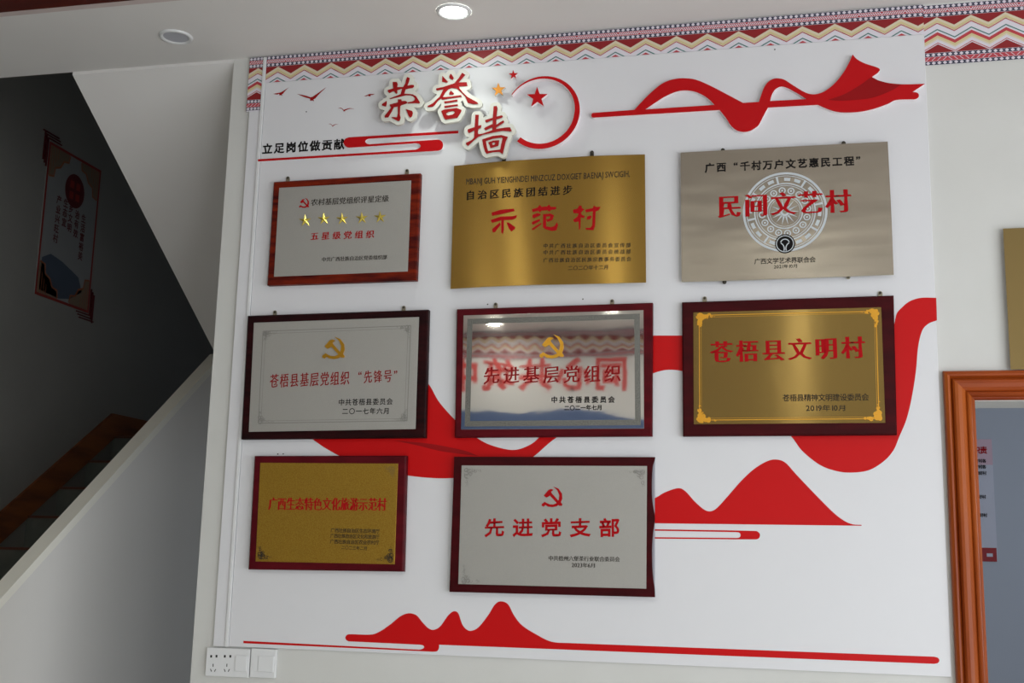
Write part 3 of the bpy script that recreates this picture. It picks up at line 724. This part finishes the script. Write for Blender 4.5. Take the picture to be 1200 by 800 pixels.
tx(t, g, 'subtitle_lettering', '自治区民族团结进步', (160, 262), (713, 232), 46, black_ink, 'kaib', YL, s)
ST = [[(120, 180), (200, 155), (315, 145), (325, 165), (220, 190), (125, 208)], [(112, 245), (200, 215), (300, 212), (345, 203), (335, 228), (300, 242), (228, 246), (228, 330), (218, 370), (205, 350), (205, 247), (125, 270)],
      [(193, 266), (200, 285), (150, 352), (130, 352), (125, 325)], [(250, 265), (275, 270), (330, 310), (325, 322), (295, 347), (272, 320)],
      [(475, 150), (520, 138), (545, 112), (560, 130), (610, 125), (625, 108), (640, 130), (690, 130), (685, 150), (640, 157), (630, 172), (610, 160), (560, 162), (545, 178), (530, 164), (480, 175)],
      [(480, 200), (520, 185), (555, 192), (545, 205), (490, 230), (478, 222)], [(475, 262), (545, 235), (545, 252), (490, 285), (475, 280)], [(475, 320), (555, 270), (560, 280), (490, 332), (475, 332)],
      [(572, 195), (640, 188), (670, 205), (655, 245), (610, 262), (600, 242), (632, 232), (635, 212), (600, 215), (600, 300), (640, 308), (670, 300), (695, 265), (705, 290), (690, 335), (650, 342), (590, 325), (572, 310)],
      [(835, 155), (875, 145), (890, 118), (912, 120), (915, 142), (935, 150), (915, 170), (905, 182), (915, 200), (940, 212), (930, 228), (905, 222), (900, 325), (888, 330), (885, 258), (850, 264), (835, 245), (875, 215), (885, 187), (840, 185)],
      [(940, 155), (1010, 140), (1020, 115), (1035, 130), (1078, 130), (1060, 160), (1035, 170), (1030, 300), (1015, 335), (950, 330), (945, 316), (990, 312), (1005, 290), (1010, 168), (950, 178)], [(960, 215), (990, 205), (1000, 215), (985, 240), (955, 240)]]
for a_, b_ in ((0, 4), (4, 9), (9, 12)): cut('title_character', pxloops([zm(q, 560, 225, 7.5) for q in ST[a_:b_]], YL), YL, 0, red_ink, t)
for i, (l_, a, b) in enumerate((('中共广西壮族自治区委员会宣传部', (563, 524), (1018, 520)), ('中共广西壮族自治区委员会统战部', (563, 558), (1018, 554)), ('广西壮族自治区民族宗教事务委员会', (563, 599), (1020, 592)))):
    tx(t, g, 'issuer_lettering', l_, a, b, 23, soft_ink, 'kai', YL, s)
tx(t, g, 'date_lettering', '二〇二〇年十二月', (692, 640), (902, 635), 23, soft_ink, 'kai', YL, s, wide=1)
hanger(*g(358, 64), t, y=-.012, m=metal_dark); hanger(*g(816, 38), t, y=-.012, m=metal_dark)
# 3 silver plate (bare)
o, s = (780, 150), 4.103
t, g = bare_plate('frameless brushed steel plaque with a pale round drum pattern, top right', o, s, [(72, 118), (400, 100), (700, 84), (1068, 65), (1085, 400), (1097, 705), (870, 714), (600, 724), (300, 734), (77, 740), (74, 400)], silver_brush, YP)
def ann(cx, cy, r0, r1, n=72, a0=0, a1=2 * math.pi, sy=1.0):
    V, F = [], []
    for k in range(n + 1):
        a = a0 + (a1 - a0) * k / n
        for r in (r0, r1): V.append((cx + r * math.cos(a), YL + .0001, cy + r * math.sin(a) * sy))
    return V, [(2 * k, 2 * k + 1, 2 * k + 3, 2 * k + 2) for k in range(n)]
def multi(name, lst, m, parent):
    V, F = [], []
    for v_, f_ in lst:
        b = len(V); V += v_; F += [tuple(i + b for i in q) for q in f_]
    o_ = mesh(name, V, F, m, parent); return o_
mcx, mcz = P(*(850 + 465 / 6.667, 190 + 387 / 6.667), YL); MR = (P(850 + 797 / 6.667, 248, YL)[0] - P(850 + 135 / 6.667, 248, YL)[0]) / 2
L_ = [ann(mcx, mcz, MR * a, MR * b) for a, b in ((.945, 1), (.90, .915), (.70, .73), (.655, .67), (.40, .43), (.36, .37), (.055, .11))]
for k in range(8):
    a = k * math.pi / 4 + .2
    L_.append(ann(mcx, mcz, MR * .73, MR * .90, 2, a - .03, a + .03))
    for q in (.2, .5): L_.append(ann(mcx, mcz, MR * .78, MR * .86, 4, a + q - .09, a + q + .09)); 
for k in range(16):
    a = k * math.pi / 8 + .1; c_, s_ = mcx + MR * .54 * math.cos(a), mcz + MR * .54 * math.sin(a)
    L_.append(ann(c_, s_, MR * .055, MR * .085, 14)); L_.append(ann(c_, s_, .0, MR * .025, 8))
for k in range(14):
    a = k * 2 * math.pi / 14; x1, z1 = mcx + MR * .34 * math.cos(a), mcz + MR * .34 * math.sin(a)
    V = [(mcx + MR * .12 * math.cos(a - .2), YL + .0001, mcz + MR * .12 * math.sin(a - .2)), (mcx + MR * .12 * math.cos(a + .2), YL + .0001, mcz + MR * .12 * math.sin(a + .2)), (x1, YL + .0001, z1)]
    L_.append((V, [(0, 1, 2)]))
dr = multi('drum_pattern', L_, white_etch, t)
tx(t, g, 'upper_lettering', '广西', (190, 192), (290, 186), 42, black_ink, 'heib', YL, s)
tx(t, g, 'upper_lettering', '“千村万户文艺惠民工程”', (305, 186), (962, 154), 42, black_ink, 'heib', YL, s)
tx(t, g, 'title_lettering', '民间文艺村', (254, 378), (884, 348), 110, red_ink, 'songb', YL - .0006, s, wide=.92)
ex, ez = P(*g(574, 556), YL); er = 48 / s * .00243
multi('round_emblem', [([(x, YL - .0003, z) for x, y, z in v_], f_) for v_, f_ in [ann(ex, ez, 0, er, 32)]], black_ink, t)
lst = [ann(ex, ez, er * .80, er * .88, 32), ann(ex, ez + er * .05, er * .38, er * .48, 16, .25, math.pi - .25), ann(ex - er * .75, ez - er * .5, er * .62, er * .72, 12, -.35, 1.05), ann(ex + er * .75, ez - er * .5, er * .62, er * .72, 12, math.pi - 1.05, math.pi + .35)]
multi('emblem_figure', [([(x, YL - .0006, z) for x, y, z in v_], f_) for v_, f_ in lst], white_etch, t)
tx(t, g, 'issuer_lettering', '广西文学艺术界联合会', (427, 641), (721, 631), 27, black_ink, 'hei', YL, s)
tx(t, g, 'date_lettering', '2021年10月', (520, 667), (636, 662), 17, black_ink, 'hei', YL, s)
hanger(*g(275, 106), t, y=-.012, m=metal_dark); hanger(*g(856, 72), t, y=-.012, m=metal_dark)
hanger(*g(283, 740), t, y=-.012, up=False, m=metal_dark); hanger(*g(878, 716), t, y=-.012, up=False)
# 4 vanguard plaque
def rect_lines(t, g, name, c, w_, m, yf, s):
    """thin line frame; c: TL TR BR BL in crop coordinates"""
    Q = [Vector(P(*g(*p), yf)) for p in c]; ww = w_ / s * .0026; cen = sum(Q, Vector((0, 0))) / 4
    I = []
    for i in range(4):
        a, b, d = Q[i - 1], Q[i], Q[(i + 1) % 4]; I.append(b + ((a - b).normalized() + (d - b).normalized()) * ww)
    V = [(q.x, yf, q.y) for q in Q + I]
    return mesh(name, V, [(4 + i, 4 + (i + 1) % 4, (i + 1) % 4, i) for i in range(4)], m, t)
def corner_ornament(t, g, name, x, y, dx, dy, size, m, yf, seed=1):
    fine = name.startswith('etched')
    """lace-like corner of small scrolls"""
    rnd = random.Random(seed); L = []
    for k in range(48 if fine else 70):
        u = rnd.random() ** 1.5; v_ = rnd.random() ** 1.5
        if u + v_ > 1.0 or (u > .12 and v_ > .12 and u + v_ > .62): continue
        px, py = g(x + dx * u * size, y + dy * v_ * size); cx, cz = P(px, py, yf); r = (.0042 + .0042 * rnd.random()) * (1.1 - .7 * (u + v_)) * size / 80
        a0 = rnd.random() * 6
        V, F = [], []
        for j in range(9):
            a = a0 + j * .6
            for q in ((r * .66, r * .9) if fine else (r * .25, r)): V.append((cx + q * math.cos(a), yf - .000012 * k, cz + q * math.sin(a)))
        F = [(2 * j, 2 * j + 1, 2 * j + 3, 2 * j + 2) for j in range(8)]
        L.append((V, F))
    return multi(name, L, m, t)
o, s = (275, 350), 4.57
t, g = plaque('silver plaque with gold hammer-and-sickle in a near-black frame, middle row left', o, s, [(68, 90), (1037, 57), (1020, 743), (33, 752)], [(103, 128), (987, 97), (968, 697), (75, 712)], wood_dark, silver_plate)
emblem(t, *g(530, 262), 118 / s, gold_rel, PF - .003, .004)
rect_lines(t, g, 'etched_line', [(150, 172), (945, 142), (925, 655), (125, 668)], 4, etch, PF + .0004, s)
rect_lines(t, g, 'etched_line', [(165, 186), (930, 157), (910, 642), (140, 655)], 2, etch, PF + .0004, s)
for i, (x, y, a, b) in enumerate(((935, 150, -1, 1), (160, 178, 1, 1), (132, 660, 1, -1), (918, 648, -1, -1))): corner_ornament(t, g, 'etched_corner', x, y, a, b, 75, etch, PF + .0003, i + 3)
tx(t, g, 'title_lettering', '苍梧县基层党组织', (190, 440), (614, 423), 72, red_ink2, 'kai', PF, s, wide=.66)
tx(t, g, 'title_lettering', '“先锋号”', (640, 420), (895, 410), 66, red_ink2, 'kai', PF, s, wide=.68)
tx(t, g, 'issuer_lettering', '中共苍梧县委员会', (556, 554), (846, 549), 34, black_ink, 'hei', PF, s)
tx(t, g, 'date_lettering', '二〇一七年六月', (576, 602), (829, 600), 33, black_ink, 'hei', PF, s)
hanger(*g(215, 72), t); hanger(*g(905, 47), t)
# 5 mirror plaque
o, s = (520, 340), 4.323
t, g = plaque('mirror-polished steel plaque reflecting the room, with a frosted border in a wine red frame', o, s, [(65, 95), (1058, 62), (1055, 738), (55, 745)], [(100, 127), (1012, 100), (1015, 700), (87, 705)], wood_wine, mirror)
rect_lines(t, g, 'frosted_border', [(120, 145), (993, 118), (998, 683), (106, 690)], 27, frost, PF + .0004, s)
e = emblem(t, *g(548, 283), 122 / s, gold_rel, PF - .001, .002)
tx(t, g, 'title_lettering', '先进基层党组织', (203, 432), (897, 420), 84, red_ink2, 'kai', PF, s, wide=.95)
tx(t, g, 'issuer_lettering', '中共苍梧县委员会', (545, 554), (865, 553), 31, black_ink, 'heib', PF, s)
tx(t, g, 'date_lettering', '二〇二一年七月', (611, 596), (802, 593), 25, black_ink, 'heib', PF, s)
hanger(*g(263, 72), t); hanger(*g(853, 55), t)
# 6 civilised village plaque
o, s = (780, 330), 4.103
t, g = plaque('brushed gold plaque with ornate orange corner border in a dark red frame, middle row right', o, s, [(78, 98), (1097, 65), (1113, 735), (83, 742)], [(133, 147), (1037, 122), (1057, 678), (135, 685)], wood_choc, gold_brush2)
rect_lines(t, g, 'gold_line', [(160, 160), (1014, 140), (1028, 660), (162, 667)], 3.5, gold_ink, PF + .0003, s)
rect_lines(t, g, 'gold_line', [(170, 170), (1004, 150), (1018, 650), (172, 657)], 1.2, gold_ink, PF + .0003, s)
for i, (x, y, a, b) in enumerate(((160, 160, 1, 1), (1014, 140, -1, 1), (1028, 660, -1, -1), (162, 667, 1, -1))):
    corner_ornament(t, g, 'corner_ornament', x, y, a, b, 85, gold_ink, PF, i + 11); corner_ornament(t, g, 'corner_ornament', x, y, a, b, 60, gold_ink, PF + .0001, i + 31)
tx(t, g, 'title_lettering', '苍梧县文明村', (220, 338), (952, 314), 104, red_ink, 'songb', PF - .0005, s, wide=.92)
tx(t, g, 'issuer_lettering', '苍梧县精神文明建设委员会', (563, 558), (977, 554), 33, soft_ink, 'hei', PF, s)
tx(t, g, 'date_lettering', '2019年10月', (674, 608), (870, 606), 28, soft_ink, 'hei', PF, s)
hanger(*g(188, 80), t); hanger(*g(1032, 55), t)
# 7 tourism village plaque
o, s = (280, 520), 5
t, g = plaque('small matt gold plaque with narrow red title in a red-brown frame, bottom left', o, s, [(90, 70), (980, 68), (962, 748), (53, 735)], [(125, 110), (932, 115), (912, 705), (97, 688)], wood_wine, gold_sand)
for i, (x, y, a, b) in enumerate(((892, 680, -1, -1), (120, 665, 1, -1), (905, 140, -1, 1))): corner_ornament(t, g, 'etched_corner', x, y, a, b, 85, soft_ink if i < 2 else mat('dull etched gold', srgb(140, 108, 44), .6), PF + .0003, i + 5)
tx(t, g, 'title_lettering', '广西生态特色文化旅游示范村', (176, 350), (862, 354), 74, red_ink, 'songb', PF - .0003, s, wide=.70)
for l_, a, b in (('广西壮族自治区生态环境厅', (538, 505), (824, 512)), ('广西壮族自治区文化和旅游厅', (536, 537), (823, 545)), ('广西壮族自治区农业农村厅', (534, 571), (822, 578))):
    tx(t, g, 'issuer_lettering', l_, a, b, 25, soft_ink, 'hei', PF, s)
tx(t, g, 'date_lettering', '二〇二三年二月', (600, 606), (752, 612), 22, soft_ink, 'hei', PF, s)
# 8 party branch plaque
o, s = (515, 525), 4.326
t, g = plaque('silver plaque with red hammer-and-sickle and a peeling right edge, bottom row centre', o, s, [(75, 43), (1093, 45), (1092, 755), (50, 728)], None, wood_choc, silver_plate)
quad_board('backboard', [g(*p) for p in [(78, 48), (1090, 50), (1089, 750), (54, 724)]], -.014, .0126, .002, mat('bare fibreboard', srgb(150, 148, 156), .6), t)
front = cr([g(75, 43) + (1,), g(1093, 45) + (1,), g(1090, 62), g(1080, 95), g(1076, 170), g(1077, 250), g(1085, 310), g(1091, 345), g(1089, 385), g(1082, 430), g(1077, 500), g(1078, 600), g(1084, 670), g(1090, 710), g(1092, 755) + (1,), g(50, 728) + (1,)], 5)
cut('board', pxloops([front], -.022), -.022, .008, wood_choc, t)
quad_board('metal_plate', [g(*p) for p in [(112, 87), (1052, 90), (1048, 712), (95, 688)]], -.0232, .0012, .0005, silver_plate, t, uv=True)
for i, (x, y, a, b) in enumerate(((120, 675, 1, -1), (135, 110, 1, 1), (1035, 115, -1, 1))): corner_ornament(t, g, 'etched_corner', x, y, a, b, 85, etch, PF + .0003, i + 8)
emblem(t, *g(572, 246), 104 / s, red_ink, PF)
tx(t, g, 'title_lettering', '先进党支部', (230, 402), (912, 402), 88, red_ink, 'li', PF, s, wide=1.16)
tx(t, g, 'issuer_lettering', '中共梧州六堡茶行业联合委员会', (553, 557), (914, 563), 25, soft_ink, 'song', PF, s)
tx(t, g, 'date_lettering', '2023年6月', (670, 592), (792, 594), 24, soft_ink, 'song', PF, s)
# 9 plate over the door casing
x0, z0 = 2.262, .8185 + Z0
t = thing('award_plaque', (x0 + .3, 0, z0), 'plain brushed gold plaque at the right edge, standing on the door casing', 'plaque', 'award plaques')
t_ = mesh('metal_plate', *boxdata(x0, x0 + .6, WY - .022, WY - .0205, z0, z0 + .397), mat('dull brass plate', srgb(126, 104, 58), .45, .5), t, uv=True)
box('backing_core', x0 + .015, x0 + .585, WY - .0204, WY, z0 + .01, z0 + .38, board_edge, t)

# ------------------------------------------------------------------ socket and switch
sf = WY - .013
def plate_box(name, cpx, parent, yf, th, m, bev=.002):
    Q = [P(*p, yf) for p in cpx]; x0 = (Q[0][0] + Q[3][0]) / 2; x1 = (Q[1][0] + Q[2][0]) / 2; z1 = (Q[0][1] + Q[1][1]) / 2; z0 = (Q[2][1] + Q[3][1]) / 2
    return box(name, x0, x1, yf, yf + th, z0, z1, m, parent, bev=bev)
g = rel((210, 700), 8)
t = thing('wall_socket', (P(*g(455, 745), sf)[0], WY, P(*g(455, 745), sf)[1]), 'white double socket plate with one rocker under the panel corner', 'socket')
plate_box('faceplate', [g(252, 473), g(659, 476), g(653, 745), g(245, 741)], t, sf, .0129, plastic)
plate_box('rocker', [g(528, 545), g(634, 546), g(629, 694), g(517, 690)], t, sf - .003, .004, plastic, .0012)
for a, b, w_, h_, an in ((300, 550, 18, 22, 0), (350, 549, 18, 22, 0), (428, 550, 18, 22, 0), (480, 550, 18, 22, 0), (318, 634, 8, 26, 0), (298, 680, 7, 26, .5), (336, 682, 7, 26, -.5), (447, 634, 8, 26, 0), (427, 682, 7, 26, .5), (465, 682, 7, 26, -.5)):
    x, z = P(*g(a, b), sf); w2, h2 = w_ / 8 * .00135, h_ / 8 * .00135
    lp = [(x + u * w2 * math.cos(an) - v_ * h2 * math.sin(an), z + u * w2 * math.sin(an) + v_ * h2 * math.cos(an)) for u, v_ in ((-1, -1), (1, -1), (1, 1), (-1, 1))]
    cut('pin_hole', [lp], sf - .0003, .0004, plastic_dark, t)
t = thing('light_switch', (P(*g(785, 755), sf)[0], WY, P(*g(785, 755), sf)[1]), 'white square rocker switch plate right of the socket plate', 'switch')
plate_box('faceplate', [g(668, 477), g(908, 484), g(898, 755), g(665, 750)], t, sf, .0129, plastic)
plate_box('rocker', [g(742, 545), g(886, 548), g(880, 700), g(736, 695)], t, sf - .0035, .0045, plastic, .0012)
plate_box('blank_insert', [g(684, 540), g(736, 545), g(728, 694), g(684, 690)], t, sf - .001, .002, plastic, .0006)

# ------------------------------------------------------------------ poster on the stair wall
C0 = (1.741, 1.554 + Z0); PWD, PHT = .480, .812
pt = thing('wall_poster', (LX, C0[0] + PWD / 2, C0[1]), 'tall poster with a red lattice frame hanging on the dark stair wall', 'poster')
def on_left(name, loops, off, m, th=0):      # loops in (u, v) of the poster, u along +y, v up
    v_, f_ = flat2d(loops, th); V = [(LX + off + c, C0[0] + a, C0[1] + b) for a, b, c in v_]
    o_ = mesh(name, V, f_, m, pt)
    if th == 0 and len(o_.data.polygons) and o_.data.polygons[0].normal.x < 0: o_.data.flip_normals()
    return o_
def rc4(a, b, c, d): return [(a, b), (c, b), (c, d), (a, d)]
paper = mat('shade-greyed poster sheet', srgb(146, 146, 144), .7); prd = mat('poster red', srgb(140, 40, 32), .6); porg = mat('poster orange brown', srgb(150, 86, 50), .6); pblu = mat('poster blue', srgb(74, 84, 98), .7); pdr = mat('poster dark red', srgb(92, 18, 22), .6); ptn = mat('poster tan', srgb(128, 108, 88), .7)  # white sheet greyed: the dimness of the stairwell is put into its colour
on_left('poster_sheet', [rc4(0, 0, PWD, PHT)], .003, paper, .006)
on_left('poster_frame', [rc4(0, 0, PWD, PHT), rc4(.014, .014, PWD - .014, PHT - .014)], .0066, prd)
for (u, v_, du, dv) in ((.014, PHT - .014, 1, -1), (PWD - .014, PHT - .014, -1, -1), (.014, .014, 1, 1), (PWD - .014, .014, -1, 1)):
    lp = [(u, v_)] + [(u + du * .17 * a, v_ + dv * .16 * b) for a, b in ((1, 0), (.95, .25), (.7, .3), (.55, .55), (.3, .65), (.25, .95), (0, 1))]
    on_left('corner_lattice', [lp], .0068, ptn)
    for k in range(4): on_left('lattice_bar', [rc4(u + du * .02 * (k + .5), v_, u + du * (.02 * (k + .5) + .004), v_ + dv * .14 * (1 - k * .2))], .0070, porg)
    on_left('corner_edge', [lp[1:] + [(a + du * .008, b + dv * .008) for a, b in lp[:0:-1]]], .0071, porg)
on_left('medallion', [[(PWD * .53 + .088 * math.cos(k / 16 * math.pi), PHT * .765 + .092 * math.sin(k / 16 * math.pi)) for k in range(32)]], .0070, pdr)
on_left('medallion_figure', [rc4(PWD * .53 - .045, PHT * .765 + .01, PWD * .53 - .01, PHT * .765 + .05), rc4(PWD * .53 + .01, PHT * .765 + .01, PWD * .53 + .045, PHT * .765 + .05), rc4(PWD * .53 - .045, PHT * .765 - .05, PWD * .53 - .01, PHT * .765 - .01), rc4(PWD * .53 + .01, PHT * .765 - .05, PWD * .53 + .045, PHT * .765 - .01)], .0074, prd)
on_left('printed_hills', [[(.03, .03), (.03, .20), (.10, .235), (.2, .22), (.30, .19), (.36, .17), (.40, .10), (.30, .04), (.2, .02)]], .0068, pblu)
# columns of red writing, too dim to read in the photograph beyond their blocks
load_glyphs('乡村振兴产业旺生态宜居文明治理有效富裕美')
cols = [(.155, .545, '产业兴旺村'), (.215, .545, '生态宜'), (.265, .53, '乡文明'), (.325, .515, '治有效'), (.385, .51, '生活富裕美')]
V, F = [], []
for u, v0, s_ in cols:
    for k, c in enumerate(s_):
        if c not in GLY: load_glyphs(c)
        VV, FF, NN, _ = GLY[c]; b = len(V)
        for (x, y), (nx, ny) in zip(VV, NN): V.append((LX + .0072, C0[0] + u - .05 + .042 * (x + .03 * nx), C0[1] + v0 - k * .052 - .03 + .048 * (y + .03 * ny)))
        F += [tuple(b + i for i in q) for q in FF]
mesh('poster_lettering', V, F, pdr, pt)
for (u, v_, du, dv) in ((-.012, PHT + .012, 1, -1), (PWD + .012, -.012, -1, 1)):
    for k in range(3):
        e_ = .014 * k
        on_left('frame_fret', [rc4(min(u - du * e_ * 1.6, u + du * (.12 - e_)), v_ - dv * e_, max(u - du * e_ * 1.6, u + du * (.12 - e_)), v_ - dv * e_ + .006)], .004, pdr, .006)
        on_left('frame_fret', [rc4(u - du * e_ , min(v_ - dv * e_ * 1.2, v_ + dv * (.15 - e_)), u - du * e_ + .006, max(v_ - dv * e_ * 1.2, v_ + dv * (.15 - e_)))], .004, pdr, .006)

# ------------------------------------------------------------------ poster in the far room
FYW = 3.0 - .004
def PF3(px, py): return P(px, py, FYW)
x1_, zt2 = PF3(1162, 514.5); _, zb2 = PF3(1169.5, 658)
t = thing('notice_poster', (x1_ - .2, FYW, zb2), 'white notice poster with red heading seen through the doorway', 'poster')
box('poster_sheet', x1_ - .42, x1_, FYW, 2.9999, zb2, zt2, mat('notice paper', srgb(196, 198, 212), .5), t)
pk = mat('notice pink', srgb(206, 176, 190), .5)
box('header_band', x1_ - .42, x1_, FYW - .001, FYW, zt2 - .13, zt2, pk, t)
def far_txt(name, s_, a, b, h, m, sty='heib'): return lettering(name, s_, a, b, h, FYW - .002, m, t, sty)
gg = rel((1130, 500), 4.7)
far_txt('heading_lettering', '岗位职责', gg(-30, 128), gg(125, 128), 38 / 4.7, red_ink)
for y, xr, n in ((187, 120, 6), (220, 120, 6), (254, 122, 5), (385, 119, 5), (486, 126, 5)):
    far_txt('body_lettering', '认真做好村各项服务工作'[:n], gg(xr - 20 * n, y), gg(xr, y), 20 / 4.7, black_ink)
box('red_footer', x1_ - .42, x1_ - .003, FYW - .001, FYW, zb2, zb2 + .068, mat('notice red', srgb(150, 24, 34), .5), t)
box('footer_mark', x1_ - .05, x1_ - .022, FYW - .002, FYW - .001, zb2 + .024, zb2 + .040, mat('notice paper', srgb(196, 198, 212), .5), t)

# ------------------------------------------------------------------ opposite wall, seen in the polished plaque
b3 = thing('border_strip', (0, FY, BT - .1), 'zigzag border print on the front wall seen reflected in the polished plaque', 'border')
band(b3, LX, 1.4, BT, .187, FY + .001, .104, 0, flip=-1)
bn = thing('slogan_board', (-.1, FY, 2.5), 'white board with large red slogan on the front wall seen reflected in the polished plaque', 'display panel')
box('board_sheet', -2.0, 1.3, FY + .0006, FY + .008, 2.44, CEIL - .2, board_white, bn)
load_glyphs('同心共筑中国梦')
for k, c in enumerate('同心共筑中国梦'):
    VV, FF, NN, _ = GLY[c]; hh = .25; cx = .45 - k * .27; cz = 1.60 + Z0
    V = [(cx - (x - .5) * hh - .03 * nx * hh, FY + .0095, cz + (y - .38) * hh + .03 * ny * hh) for (x, y), (nx, ny) in zip(VV, NN)]
    mesh('slogan_character', V, FF, mat('slogan red', srgb(214, 70, 70), .5), bn)
hl = [(-2.0, 2.44), (1.3, 2.44), (1.3, 2.60), (1.0, 2.66), (.6, 2.63), (.2, 2.70), (-.2, 2.66), (-.6, 2.69), (-1.1, 2.62), (-1.6, 2.67), (-2.0, 2.63)]
v_, f_ = flat2d([hl]); mesh('printed_hills', [(a, FY + .0092, b) for a, b, c in v_], f_, mat('hill blue print', srgb(92, 112, 156), .5), bn)
